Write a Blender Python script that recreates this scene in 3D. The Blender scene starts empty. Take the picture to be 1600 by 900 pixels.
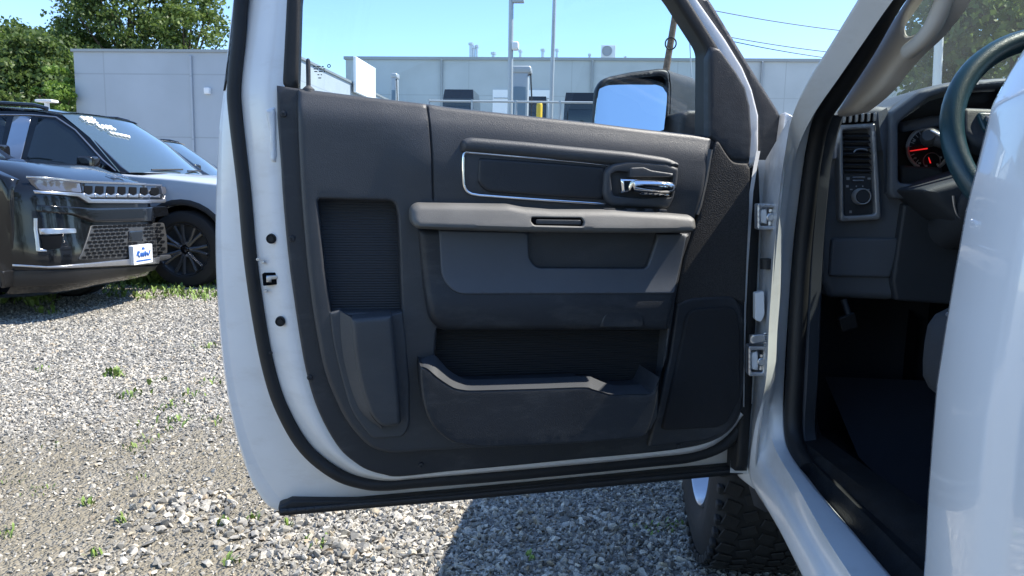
import bpy, bmesh, math, random
import numpy as np
from mathutils import Vector, Matrix
from mathutils.geometry import delaunay_2d_cdt
random.seed(4); RNG = np.random.default_rng(4)
SC = bpy.context.scene; COL = SC.collection

# ------------------------------------------------------------------ camera, sky, sun
F = 1155.0; CAM_H = 1.3
YAW, PITCH, ROLL = math.radians(5.0), math.radians(7.5), math.radians(1.2)
SUN_EL, SUN_AZ = math.radians(56), math.radians(75.9)          # azimuth from +Y towards +X
_f = np.array([-math.sin(YAW)*math.cos(PITCH), math.cos(YAW)*math.cos(PITCH), -math.sin(PITCH)])
_r0 = np.array([math.cos(YAW), math.sin(YAW), 0.]); _u0 = np.cross(_r0, _f)
_r = _r0*math.cos(ROLL)+_u0*math.sin(ROLL); _u = -_r0*math.sin(ROLL)+_u0*math.cos(ROLL)
CO = np.array([0., 0., CAM_H])
cd = bpy.data.cameras.new('camera'); cam = bpy.data.objects.new('camera', cd); COL.objects.link(cam)
cd.sensor_width = 36; cd.lens = 36*F/1600; cd.clip_start = .02; cd.clip_end = 3000
cam.matrix_world = Matrix(((_r[0], _u[0], -_f[0], 0), (_r[1], _u[1], -_f[1], 0), (_r[2], _u[2], -_f[2], CAM_H), (0, 0, 0, 1)))
SC.camera = cam
W = bpy.data.worlds.new('World'); SC.world = W; W.use_nodes = True
nt = W.node_tree; bg = nt.nodes['Background']; sky = nt.nodes.new('ShaderNodeTexSky')
sky.sky_type = 'NISHITA'; sky.sun_disc = False; sky.sun_elevation = SUN_EL; sky.sun_rotation = SUN_AZ
sky.air_density = 1.0; sky.air_density = .9; sky.dust_density = .0; sky.ozone_density = 5.5
nt.links.new(sky.outputs[0], bg.inputs[0]); bg.inputs[1].default_value = .15
sl = bpy.data.lights.new('sun', 'SUN'); sl.energy = 4.2; sl.angle = math.radians(.5); sl.color = (1, .94, .84)
so = bpy.data.objects.new('sun', sl); COL.objects.link(so)
SV = Vector((math.sin(SUN_AZ)*math.cos(SUN_EL), math.cos(SUN_AZ)*math.cos(SUN_EL), math.sin(SUN_EL)))
so.rotation_euler = SV.to_track_quat('Z', 'Y').to_euler(); so.location = (20, 10, 40)
SC.view_settings.view_transform = 'Standard'; SC.view_settings.look = 'None'
SC.view_settings.exposure = 1.12; SC.view_settings.gamma = 1
SC.cycles.max_bounces = 8; SC.cycles.transparent_max_bounces = 16; SC.cycles.caustics_reflective = False; SC.cycles.caustics_refractive = False

# ------------------------------------------------------------------ measuring helpers
def ray(x, y): return (x-800)/F*_r-(y-450)/F*_u+_f
def zpt(x, y, z): d = ray(x, y); return CO+d*((z-CAM_H)/d[2])
def xpt(x, y, X): d = ray(x, y); return CO+d*(X/d[0])
def ypt(x, y, Y): d = ray(x, y); return CO+d*(Y/d[1])
class Frame:
    """a local plane: s and t run in the plane, n stands out of it"""
    def __init__(s, o, a, b, n): s.o, s.a, s.b, s.n = [np.array(v, float) for v in (o, a, b, n)]
    def st(s, x, y, n=0.):
        d = ray(x, y); k = ((s.o+s.n*n-CO)@s.n)/(d@s.n); p = CO+d*k-s.o
        return (p@s.a, p@s.b)
    def w(s, st, n=0.): return s.o+s.a*st[0]+s.b*st[1]+s.n*n
    def px(s, x, y, n=0.): return s.w(s.st(x, y, n), n)
_A = math.radians(73.4)
DOOR = Frame((.385, 1.64, 0), (-math.sin(_A), -math.cos(_A), 0), (0, 0, 1), (math.cos(_A), -math.sin(_A), 0))
DASH = Frame((0, 1.7, 0), (1, 0, 0), (0, 0, 1), (0, -1, 0))

# ------------------------------------------------------------------ linking helpers
WL = {}
def tag(o, label=None, cat=None, group=None, kind=None):
    if label: o['label'] = label
    if cat: o['category'] = cat
    if group: o['group'] = group
    if kind: o['kind'] = kind
    return o
def empty(name, loc, label, cat, group=None):
    o = bpy.data.objects.new(name, None); COL.objects.link(o); o.location = loc; o.empty_display_size = .2
    WL[o.name] = np.array(loc, float); return tag(o, label, cat, group)
def mk(name, V, Fc, mat, parent=None, smooth=True, ang=32, origin=None):
    V = np.array([tuple(v) for v in V], float)
    c = np.array(origin, float) if origin is not None else (V.max(0)+V.min(0))/2
    me = bpy.data.meshes.new(name); me.from_pydata([tuple(v) for v in V-c], [], [tuple(int(i) for i in f) for f in Fc])
    me.validate(); me.update()
    if smooth:
        me.polygons.foreach_set('use_smooth', [True]*len(me.polygons))
        me.set_sharp_from_angle(angle=math.radians(ang))
    else: me.shade_flat()
    me.materials.append(mat)
    o = bpy.data.objects.new(name, me); COL.objects.link(o)
    WL[o.name] = c
    if parent is not None:
        o.parent = parent; o.location = c-WL[parent.name]
    else: o.location = c
    return o
def fixn(V, Fc):
    bm = bmesh.new(); vs = [bm.verts.new(tuple(v)) for v in V]
    for f in Fc:
        try: bm.faces.new([vs[i] for i in f])
        except ValueError: pass
    bmesh.ops.remove_doubles(bm, verts=bm.verts, dist=1e-6); bmesh.ops.recalc_face_normals(bm, faces=bm.faces)
    V2 = [v.co.copy() for v in bm.verts]; bm.verts.index_update()
    F2 = [[v.index for v in f.verts] for f in bm.faces]; bm.free(); return V2, F2
def copy_tree(o, loc, parent=None):
    c = o.copy(); COL.objects.link(c)
    if parent is not None: c.parent = parent
    else: c.location = loc
    for ch in [x for x in bpy.data.objects if x.parent == o]: copy_tree(ch, None, c)
    return c

# ------------------------------------------------------------------ shape helpers
def sp(pts, k=8, closed=False):
    P = [np.array(p, float) for p in pts]; n = len(P); out = []
    for i in range(n if closed else n-1):
        if closed: a, b, c, d = P[i-1], P[i], P[(i+1) % n], P[(i+2) % n]
        else: a, b, c, d = P[max(i-1, 0)], P[i], P[i+1], P[min(i+2, n-1)]
        for j in range(k):
            t = j/k
            out.append(.5*((2*b)+(c-a)*t+(2*a-5*b+4*c-d)*t*t+(3*b-a-3*c+d)*t**3))
    if not closed: out.append(P[-1])
    return [tuple(o) for o in out]
def poly(pts, k=5):
    """corner polygon; (x, y, r) gets a fillet of radius r"""
    out = []; n = len(pts)
    for i, p in enumerate(pts):
        c = np.array(p[:2], float); r = p[2] if len(p) > 2 else 0
        if r <= 0: out.append(tuple(c)); continue
        a = np.array(pts[i-1][:2], float)-c; b = np.array(pts[(i+1) % n][:2], float)-c
        la, lb = np.linalg.norm(a), np.linalg.norm(b); r = min(r, la*.48, lb*.48)
        p0, p1 = c+a/la*r, c+b/lb*r
        for j in range(k+1):
            t = j/k; out.append(tuple((1-t)**2*p0+2*t*(1-t)*c+t*t*p1))
    return out
def circ(x, y, rx, ry=None, k=24):
    ry = ry or rx
    return [(x+rx*math.cos(2*math.pi*i/k), y+ry*math.sin(2*math.pi*i/k)) for i in range(k)]
def area(P): x, y = P[:, 0], P[:, 1]; return .5*np.sum(x*np.roll(y, -1)-np.roll(x, -1)*y)
def resample(P, h):
    out = []
    for i in range(len(P)):
        a, b = P[i], P[(i+1) % len(P)]; L = np.linalg.norm(b-a)
        if L < 1e-6: continue
        m = max(1, int(math.ceil(L/h)))
        for j in range(m): out.append(a+(b-a)*j/m)
    return np.array(out)
def inside(P, L):
    x, y = P[:, 0][:, None], P[:, 1][:, None]; a = L[None]; b = np.roll(L, -1, 0)[None]
    ay, by = a[..., 1], b[..., 1]; ax, bx = a[..., 0], b[..., 0]
    c = ((ay > y) != (by > y)) & (x < (bx-ax)*(y-ay)/np.where(by == ay, 1e-12, by-ay)+ax)
    return c.sum(1) % 2 == 1
def dseg(P, A, B):
    out = np.empty(len(P))
    AB = B-A; L2 = np.maximum((AB**2).sum(1), 1e-14)
    for i in range(0, len(P), 2000):
        Q = P[i:i+2000, None]-A[None]; t = np.clip((Q*AB[None]).sum(2)/L2, 0, 1)
        out[i:i+2000] = np.sqrt(((Q-t[..., None]*AB[None])**2).sum(2)).min(1)
    return out
def offs(L, d):
    a = np.roll(L, 1, 0); b = np.roll(L, -1, 0); t = b-a; t /= np.maximum(np.linalg.norm(t, axis=1), 1e-9)[:, None]
    return L+np.stack([-t[:, 1], t[:, 0]], 1)*d
def molded(name, outer, mat, parent, fr=DOOR, n=0., r=.005, back=.02, grid=.02, holes=(), fn=None, seams=(), sw=.0018, sd=.004,
           hole_r=None, px=True, close=False, hback=None, ang=32):
    """a moulded sheet: traced rim with a rounded edge, filled, skirts running back"""
    conv = (lambda q: fr.st(q[0], q[1], n)) if px else (lambda q: q)
    h = max(grid*.6, .0015)
    def loop(pts, ccw):
        L = np.array([conv(q) for q in pts], float); keep = np.linalg.norm(L-np.roll(L, 1, 0), axis=1) > 2e-5; L = L[keep]
        if (area(L) > 0) != ccw: L = L[::-1]
        return resample(L, h)
    loops = [loop(outer, True)]+[loop(hh, False) for hh in holes]
    A = np.concatenate(loops); B = np.concatenate([np.roll(L, -1, 0) for L in loops])
    pts = [A]; inner = []
    for li, L in enumerate(loops):
        rr = r if li == 0 or hole_r is None else hole_r
        for k in (.13, .4, .75, 1.0):
            if rr > 0: inner.append((offs(L, rr*k), rr*k))
    ext = []
    for P, d in inner:
        dd = dseg(P, A, B); ext.append(P[(dd > d*.86)])
    mn, mx = loops[0].min(0), loops[0].max(0)
    gx = np.arange(mn[0]+grid/2, mx[0], grid); gy = np.arange(mn[1]+grid/2, mx[1], grid)
    if len(gx) and len(gy):
        G = np.stack(np.meshgrid(gx, gy), -1).reshape(-1, 2); dd = dseg(G, A, B); ext.append(G[dd > max(r*1.15, grid*.35)])
    SL = []
    for s_ in seams:
        L = np.array([conv(q) for q in s_], float); a, b = L[:-1], L[1:]; SL.append((a, b))
        R_ = []
        for p, q in zip(a, b):
            m = max(1, int(np.linalg.norm(q-p)/.004)); t = (q-p)/max(np.linalg.norm(q-p), 1e-9); nn = np.array([-t[1], t[0]])
            for j in range(m):
                for o_ in (-1.6, -.8, 0, .8, 1.6): R_.append(p+(q-p)*j/m+nn*o_*sw)
        ext.append(np.array(R_))
    E = np.concatenate(ext) if ext else np.zeros((0, 2))
    if len(E):
        E = E[inside(E, loops[0])]
        for L in loops[1:]: E = E[~inside(E, L)]
    P = np.concatenate([A, E]); edges = []; o_ = 0
    for L in loops:
        edges += [(o_+i, o_+(i+1) % len(L)) for i in range(len(L))]; o_ += len(L)
    res = delaunay_2d_cdt([Vector(p) for p in P], edges, [], 0, 1e-7)
    V2 = np.array([tuple(v) for v in res[0]]); T = np.array([f for f in res[2] if len(f) == 3])
    C = V2[T].mean(1); ok = inside(C, loops[0])
    for L in loops[1:]: ok &= ~inside(C, L)
    T = T[ok]
    a0, b0 = loops[0], np.roll(loops[0], -1, 0); H = np.full(len(V2), float(n))
    if r > 0:
        d = dseg(V2, a0, b0); d = np.minimum(d, r); H += -r+np.sqrt(np.maximum(r*r-(r-d)**2, 0))
    hr = r if hole_r is None else hole_r
    if hr > 0:
        for L in loops[1:]:
            d = np.minimum(dseg(V2, L, np.roll(L, -1, 0)), hr); H += -hr+np.sqrt(np.maximum(hr*hr-(hr-d)**2, 0))
    for a, b in SL:
        d = dseg(V2, a, b); H -= sd*np.exp(-(d/sw)**2)
    if fn is not None: H += np.array([fn(p[0], p[1]) for p in V2])
    # skirts
    remap = {}
    for i, v in enumerate(V2): remap.setdefault((round(v[0], 6), round(v[1], 6)), i)
    Vw = [fr.w(V2[i], H[i]) for i in range(len(V2))]; Fs = [tuple(t) for t in T]
    hb = back if hback is None else hback
    for li, L in enumerate(loops):
        ids = [remap.get((round(p[0], 6), round(p[1], 6))) for p in np.float32(L).astype(float)]
        ids2 = []
        for p, i in zip(L, ids):
            if i is None: i = int(np.argmin(((V2-p)**2).sum(1)))
            ids2.append(i)
        base = len(Vw); bk = back if li == 0 else hb
        for i in ids2: Vw.append(fr.w(V2[i], H[i]-bk if fn is not None else n-bk))
        m = len(ids2)
        if bk > 0:
            for i in range(m):
                j = (i+1) % m; Fs.append((ids2[j], ids2[i], base+i, base+j))
        if close and li == 0: Fs.append(tuple(base+i for i in range(m-1, -1, -1)))
    flip = np.dot(np.cross(fr.a, fr.b), fr.n) < 0
    if flip: Fs = [f[::-1] for f in Fs]
    return mk(name, Vw, Fs, mat, parent, ang=ang)
def loftm(rings, closed=False):
    V = [p for r in rings for p in r]; m = len(rings[0]); Fs = []
    for i in range(len(rings)-1):
        for j in range(m if closed else m-1):
            k = (j+1) % m; Fs.append((i*m+j, i*m+k, (i+1)*m+k, (i+1)*m+j))
    return V, Fs
def loft(name, rings, mat, parent=None, closed=False, ang=40, caps=False, flip=False):
    V, Fs = loftm(rings, closed)
    if caps:
        m = len(rings[0]); Fs.append(tuple(range(m-1, -1, -1))); Fs.append(tuple((len(rings)-1)*m+j for j in range(m)))
        V, Fs = fixn(V, Fs)
    elif flip: Fs = [f[::-1] for f in Fs]
    return mk(name, V, Fs, mat, parent, ang=ang)
def tubem(path, rad, k=10, closed=False, up=None, flat=1.):
    P = [np.array(p, float) for p in path]; n = len(P); rings = []; prev = None
    for i in range(n):
        a = P[i-1] if (i > 0 or closed) else P[i]; b = P[(i+1) % n] if (i < n-1 or closed) else P[i]
        t = b-a; t /= max(np.linalg.norm(t), 1e-9)
        if up is not None: u = np.array(up, float)
        elif prev is None: u = np.array((0, 0, 1.)) if abs(t[2]) < .9 else np.array((0, 1., 0))
        else: u = prev
        u = u-t*(u@t); u /= max(np.linalg.norm(u), 1e-9); v = np.cross(t, u); prev = u
        R = rad[i] if hasattr(rad, '__len__') else rad
        rings.append([P[i]+v*R*math.cos(2*math.pi*j/k)+u*R*flat*math.sin(2*math.pi*j/k) for j in range(k)])
    V, Fs = loftm(rings+([rings[0]] if closed else []), True)
    if not closed: Fs += [tuple(range(k-1, -1, -1)), tuple((n-1)*k+j for j in range(k))]
    return fixn(V, Fs)
def tube(name, path, rad, mat, parent=None, **kw):
    V, Fs = tubem(path, rad, **kw); return mk(name, V, Fs, mat, parent, ang=50)
def boxm(c, s, bev=.0, seg=2, rot=None):
    bm = bmesh.new(); bmesh.ops.create_cube(bm, size=1)
    bmesh.ops.scale(bm, vec=s, verts=bm.verts)
    if bev > 0: bmesh.ops.bevel(bm, geom=bm.edges[:], offset=bev, segments=seg, affect='EDGES', profile=.6)
    if rot is not None: bmesh.ops.rotate(bm, verts=bm.verts, matrix=rot)
    bmesh.ops.translate(bm, vec=c, verts=bm.verts); bm.verts.index_update()
    r = ([v.co.copy() for v in bm.verts], [[v.index for v in f.verts] for f in bm.faces]); bm.free(); return r
def join(*parts):
    V, Fs = [], []
    for v, f in parts:
        o = len(V); V += [tuple(x) for x in v]; Fs += [[i+o for i in q] for q in f]
    return V, Fs
def box(name, c, s, mat, parent=None, bev=.0, **kw):
    V, Fs = boxm(c, s, bev, **kw); return mk(name, V, Fs, mat, parent)
def lathem(prof, c, axis, k=32):
    """prof: (radius, along axis)"""
    ax = np.array(axis, float); ax /= np.linalg.norm(ax); u = np.cross(ax, (0, 0, 1.)) if abs(ax[2]) < .9 else np.array((1., 0, 0)); u /= np.linalg.norm(u); v = np.cross(ax, u)
    rings = [[np.array(c)+ax*a+(u*math.cos(2*math.pi*j/k)+v*math.sin(2*math.pi*j/k))*r for j in range(k)] for r, a in prof]
    V, Fs = loftm(rings, True); return fixn(V, Fs)
def lathe(name, prof, c, axis, mat, parent=None, k=32): V, Fs = lathem(prof, c, axis, k); return mk(name, V, Fs, mat, parent, ang=35)

# ------------------------------------------------------------------ materials
def M(name, col, rough=.5, metal=0., coat=0., spec=.5, bump=0., bscale=200., var=0., vscale=6., col2=None, sheen=0., emit=None, croughness=.03, coords='Object', detail=3, wear=0., wcol=(.13, .13, .13)):
    m = bpy.data.materials.new(name); m.use_nodes = True; N = m.node_tree.nodes; L = m.node_tree.links; b = N['Principled BSDF']
    b.inputs['Base Color'].default_value = (*col, 1); b.inputs['Roughness'].default_value = rough; b.inputs['Metallic'].default_value = metal
    b.inputs['Coat Weight'].default_value = coat; b.inputs['Coat Roughness'].default_value = croughness; b.inputs['Specular IOR Level'].default_value = spec
    if sheen: b.inputs['Sheen Weight'].default_value = sheen
    if bump or var: tc = N.new('ShaderNodeTexCoord')
    if var:
        nz = N.new('ShaderNodeTexNoise'); nz.inputs['Scale'].default_value = vscale; nz.inputs['Detail'].default_value = 5; L.new(tc.outputs[coords], nz.inputs[0])
        rp = N.new('ShaderNodeValToRGB'); c2 = col2 or tuple(min(1, c*(1+var)) for c in col); c1 = tuple(c*(1-var) for c in col) if not col2 else col
        rp.color_ramp.elements[0].color = (*c1, 1); rp.color_ramp.elements[1].color = (*c2, 1)
        rp.color_ramp.elements[0].position = .35; rp.color_ramp.elements[1].position = .65
        L.new(nz.outputs[0], rp.inputs[0]); L.new(rp.outputs[0], b.inputs['Base Color'])
        mr = N.new('ShaderNodeMapRange'); mr.inputs[3].default_value = rough*.88; mr.inputs[4].default_value = min(1, rough*1.12)
        L.new(nz.outputs[0], mr.inputs[0]); L.new(mr.outputs[0], b.inputs['Roughness'])
    if wear:
        tw = N.new('ShaderNodeTexCoord'); mp = N.new('ShaderNodeMapping'); mp.inputs['Scale'].default_value = (9, 9, 26); mp.inputs['Rotation'].default_value = (.3, .5, .2); L.new(tw.outputs['Object'], mp.inputs[0])
        n1 = N.new('ShaderNodeTexNoise'); n1.inputs['Scale'].default_value = 1.; n1.inputs['Detail'].default_value = 9; n1.inputs['Roughness'].default_value = .68; L.new(mp.outputs[0], n1.inputs[0])
        m1 = N.new('ShaderNodeMapRange'); m1.inputs[1].default_value = .52; m1.inputs[2].default_value = .82; m1.inputs[3].default_value = 0; m1.inputs[4].default_value = wear; L.new(n1.outputs[0], m1.inputs[0])
        mw = N.new('ShaderNodeMix'); mw.data_type = 'RGBA'; L.new(m1.outputs[0], mw.inputs[0]); mw.inputs[7].default_value = (*wcol, 1)
        if b.inputs['Base Color'].links: L.new(b.inputs['Base Color'].links[0].from_socket, mw.inputs[6])
        else: mw.inputs[6].default_value = (*col, 1)
        L.new(mw.outputs[2], b.inputs['Base Color'])
    if bump:
        nb = N.new('ShaderNodeTexNoise'); nb.inputs['Scale'].default_value = bscale; nb.inputs['Detail'].default_value = detail; L.new(tc.outputs[coords], nb.inputs[0])
        bp = N.new('ShaderNodeBump'); bp.inputs['Strength'].default_value = bump; bp.inputs['Distance'].default_value = .002; L.new(nb.outputs[0], bp.inputs['Height']); L.new(bp.outputs[0], b.inputs['Normal'])
    if emit: b.inputs['Emission Color'].default_value = (*emit, 1); b.inputs['Emission Strength'].default_value = 1
    return m
def glass(name, tint, dust=0., dcol=(.5, .5, .48), ior=1.45):
    m = bpy.data.materials.new(name); m.use_nodes = True; N = m.node_tree.nodes; L = m.node_tree.links
    N.remove(N['Principled BSDF']); out = N['Material Output']
    t = N.new('ShaderNodeBsdfTransparent'); t.inputs[0].default_value = (*tint, 1); g = N.new('ShaderNodeBsdfGlossy'); g.inputs['Roughness'].default_value = .0
    fr = N.new('ShaderNodeFresnel'); fr.inputs[0].default_value = ior; mx = N.new('ShaderNodeMixShader'); L.new(fr.outputs[0], mx.inputs[0]); L.new(t.outputs[0], mx.inputs[1]); L.new(g.outputs[0], mx.inputs[2])
    last = mx
    if dust:
        d = N.new('ShaderNodeBsdfDiffuse'); d.inputs[0].default_value = (*dcol, 1); tr = N.new('ShaderNodeBsdfTranslucent'); tr.inputs[0].default_value = (*dcol, 1)
        ad = N.new('ShaderNodeMixShader'); L.new(d.outputs[0], ad.inputs[1]); L.new(tr.outputs[0], ad.inputs[2])
        nz = N.new('ShaderNodeTexNoise'); nz.inputs['Scale'].default_value = 9; nz.inputs['Detail'].default_value = 9; tc = N.new('ShaderNodeTexCoord'); L.new(tc.outputs['Object'], nz.inputs[0])
        mr = N.new('ShaderNodeMapRange'); mr.inputs[1].default_value = .3; mr.inputs[2].default_value = .75; mr.inputs[3].default_value = dust*.5; mr.inputs[4].default_value = dust*1.5; L.new(nz.outputs[0], mr.inputs[0])
        m2 = N.new('ShaderNodeMixShader'); L.new(mr.outputs[0], m2.inputs[0]); L.new(mx.outputs[0], m2.inputs[1]); L.new(ad.outputs[0], m2.inputs[2]); last = m2
    L.new(last.outputs[0], out.inputs[0]); return m
def ribbed(name, col, scale, rough=.5, axis='Z', strength=.8):
    m = M(name, col, rough); N = m.node_tree.nodes; L = m.node_tree.links; tc = N.new('ShaderNodeTexCoord'); w = N.new('ShaderNodeTexWave')
    w.bands_direction = axis; w.inputs['Scale'].default_value = scale; L.new(tc.outputs['Object'], w.inputs[0]); bp = N.new('ShaderNodeBump'); bp.inputs['Strength'].default_value = strength; bp.inputs['Distance'].default_value = .002
    L.new(w.outputs['Fac'], bp.inputs['Height']); L.new(bp.outputs[0], N['Principled BSDF'].inputs['Normal']); return m
PLATE = M('sill_plate_plastic', (.01, .011, .013), .6, spec=.25, bump=.4, bscale=250, var=.3, vscale=40, wear=.2, wcol=(.04, .045, .05))
WHITE = M('white_paint', (.8, .81, .82), .28, coat=.8, var=.015, vscale=3)
WHITE_GLOSS = M('white_body_paint', (.8, .81, .82), .2, coat=1, croughness=.015, bump=.012, bscale=14)
WHITE_DULL = M('white_jamb_paint', (.8, .81, .82), .3, coat=.5, var=.03, vscale=9, croughness=.1, bump=.05, bscale=18, wear=.28, wcol=(.42, .38, .32))
SHADE_GREY = M('dusty_shade_grey_paint', (.62, .64, .66), .38, coat=.4, var=.22, vscale=14, croughness=.2)
VINYL = M('charcoal_vinyl', (.048, .0515, .058), .45, bump=.3, bscale=600, var=.08, vscale=5, wear=.3)
VINYL2 = M('slate_vinyl', (.058, .063, .071), .5, bump=.28, bscale=600, var=.07, vscale=4, wear=.3)
PLASTIC = M('black_grained_plastic', (.026, .029, .035), .5, bump=.3, bscale=600, var=.12, vscale=5, wear=.45)
INSERT = M('grey_insert_plastic', (.088, .1, .121), .5, bump=.18, bscale=900, var=.06, vscale=5)
ARM = M('grey_armrest_vinyl', (.13, .128, .122), .5, bump=.25, bscale=800, var=.1, vscale=12)
PAD = M('dark_leatherette', (.024, .027, .033), .42, bump=.3, bscale=420, var=.08, vscale=8)
CARPET = M('speckled_black_vinyl', (.036, .034, .034), .72, bump=.7, bscale=420, var=.55, vscale=520)
RUBBER = M('black_rubber', (.012, .013, .015), .55, bump=.2, bscale=300, var=.15, vscale=30)
VOID = M('dark_cavity', (.006, .007, .009), .9, spec=.06)
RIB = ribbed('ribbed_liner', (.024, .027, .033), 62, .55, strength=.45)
RIB_SHADE = ribbed('shade_ribbed_liner', (.010, .011, .013), 62, .65, strength=.45); GRILLE = M('speaker_cloth', (.014, .015, .018), .7, bump=.8, bscale=900, var=.2, vscale=600)  # darker copy of the liner: shade of deep recesses put into its colour
CHROME = M('chrome', (.82, .83, .85), .06, 1)
SATIN = M('satin_silver_trim', (.5, .51, .54), .28, .9)
RINGM = M('pewter_ring', (.55, .56, .58), .35, .2); STEEL = M('zinc_steel', (.55, .56, .58), .35, .85, var=.12, vscale=60)
BEIGE = M('grey_beige_trim', (.6, .575, .54), .62, bump=.15, bscale=500, var=.04)
DASHM = M('dash_plastic', (.12, .134, .156), .55, bump=.25, bscale=600, var=.06)
DASHD = M('dark_dash_plastic', (.04, .046, .056), .55, bump=.2, bscale=600)
GLASS = glass('door_glass', (.86, .95, .96)); WSG = glass('dusty_windshield', (.82, .9, .86), .055)
MIRROR = M('mirror_glass', (.84, .9, .9), .0, 1)
TYRE = M('tyre_rubber', (.013, .013, .014), .75, bump=.4, bscale=120, var=.25, vscale=25)
SEATM = M('grey_seat_fabric', (.032, .037, .045), .85, bump=.4, bscale=700, var=.1, vscale=30)
BLACKF = M('dark_carpet', (.03, .033, .04), .95, bump=.5, bscale=300, spec=.05)
RED = M('red_needle', (.6, .02, .02), .4, emit=(.35, .01, .01))
GAUGE = M('gauge_face', (.01, .011, .014), .3); GREY = M('grey_marking', (.35, .37, .4), .5)
GLARE_TEAL = M('glare_tinted_leather', (.007, .045, .062), .34, bump=.3, bscale=500, coat=.3, croughness=.25)  # teal glare from the windscreen is put into the leather colour

# ------------------------------------------------------------------ ground
def sst(a, b, x): t = np.clip((x-a)/(b-a), 0, 1); return t*t*(3-2*t)
def dirt_amt(x, y):
    x, y = np.asarray(x, float), np.asarray(y, float); w = .22*np.sin(3.1*x+1.3*y)+.16*np.sin(7.3*x-4.1*y+1)+.1*np.sin(13*x+11*y)
    a = (1-sst(3.35, 3.95, y+w-.12*(x+2)))*(1-sst(-1.5, -.75, x+.6*w+.35*(y-3.0))); c = np.exp(-((x+.95)/.5)**2-((y-3.35)/.35)**2)*.8
    return np.clip(np.maximum(a, c)*(.97+.35*w), 0, 1)
def gz(x, y):
    return np.asarray(y)*0.+np.asarray(x)*0.
def ground():
    xs = np.unique(np.concatenate([np.linspace(-9, -4.5, 12), np.linspace(-4.4, .6, 90), np.linspace(1, 4, 8), np.array([-600, -200, -80, -40, -20, -14, 8, 14, 20, 40, 80, 200, 600.])]))
    ys = np.unique(np.concatenate([np.linspace(-1, 1.5, 6), np.linspace(1.6, 5, 62), np.linspace(5.5, 11, 12), np.array([-300, -60, -20, -6, 16, 24, 40, 80, 160, 400, 900.])]))
    X, Y = np.meshgrid(xs, ys); Z = gz(X, Y); n = len(xs)
    V = np.stack([X, Y, Z], -1).reshape(-1, 3); Fs = [(i*n+j, i*n+j+1, (i+1)*n+j+1, (i+1)*n+j) for i in range(len(ys)-1) for j in range(n-1)]
    m = bpy.data.materials.new('gravel_ground'); m.use_nodes = True; N = m.node_tree.nodes; L = m.node_tree.links; b = N['Principled BSDF']; b.inputs['Roughness'].default_value = .9
    tc = N.new('ShaderNodeTexCoord')
    def vor(scale):
        v = N.new('ShaderNodeTexVoronoi'); v.inputs['Scale'].default_value = scale; L.new(tc.outputs['Object'], v.inputs[0]); return v
    v1, v2 = vor(38), vor(95)
    def ramp(src, cs):
        r = N.new('ShaderNodeValToRGB'); el = r.color_ramp.elements
        for i, (p, c) in enumerate(cs):
            e = el[i] if i < 2 else el.new(p); e.position = p; e.color = (*c, 1)
        L.new(src, r.inputs[0]); return r
    def mix(f, a, c):
        x = N.new('ShaderNodeMix'); x.data_type = 'RGBA'
        if isinstance(f, float): x.inputs[0].default_value = f
        else: L.new(f, x.inputs[0])
        L.new(a, x.inputs[6]); L.new(c, x.inputs[7]); return x
    sep = N.new('ShaderNodeSeparateColor'); L.new(v1.outputs['Color'], sep.inputs[0])
    g1 = ramp(sep.outputs[0], [(0, (.15, .147, .14)), (.5, (.34, .33, .305)), (1, (.56, .54, .49))])
    sep2 = N.new('ShaderNodeSeparateColor'); L.new(v2.outputs['Color'], sep2.inputs[0])
    g2 = ramp(sep2.outputs[0], [(0, (.15, .147, .14)), (1, (.48, .46, .42))])
    gm = mix(.5, g1.outputs[0], g2.outputs[0])
    nz = N.new('ShaderNodeTexNoise'); nz.inputs['Scale'].default_value = 60; nz.inputs['Detail'].default_value = 8; L.new(tc.outputs['Object'], nz.inputs[0])
    dirt = ramp(nz.outputs[0], [(.3, (.16, .14, .10)), (.7, (.30, .265, .195))])
    def math_(op, a, c=None, d=None):
        x = N.new('ShaderNodeMath'); x.operation = op
        for i, q in enumerate((a, c, d)):
            if q is None: continue
            if isinstance(q, (int, float)): x.inputs[i].default_value = q
            else: L.new(q, x.inputs[i])
        return x.outputs[0]
    at = N.new('ShaderNodeAttribute'); at.attribute_name = 'dirt'; nl = N.new('ShaderNodeTexNoise'); nl.inputs['Scale'].default_value = 14; nl.inputs['Detail'].default_value = 6; L.new(tc.outputs['Object'], nl.inputs[0])
    dmul = math_('MULTIPLY', at.outputs['Fac'], math_('MULTIPLY_ADD', nl.outputs[0], .9, .5)); 
    gm2 = mix(dmul, gm.outputs[2], dirt.outputs[0]); L.new(gm2.outputs[2], b.inputs['Base Color'])
    hsum = math_('ADD', math_('MULTIPLY', v1.outputs['Distance'], -.8), math_('MULTIPLY', v2.outputs['Distance'], -.5))
    bp = N.new('ShaderNodeBump'); bp.inputs['Strength'].default_value = .9; bp.inputs['Distance'].default_value = .03; L.new(hsum, bp.inputs['Height']); L.new(bp.outputs[0], b.inputs['Normal'])
    go_ = mk('ground', V, Fs, m, origin=(0, 0, 0)); da = go_.data.attributes.new('dirt', 'FLOAT', 'POINT'); da.data.foreach_set('value', dirt_amt(V[:, 0], V[:, 1]).astype(np.float32))
    tag(go_, 'grey gravel lot with a sandy dirt band in the foreground', 'ground', kind='structure')
ground()
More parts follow.
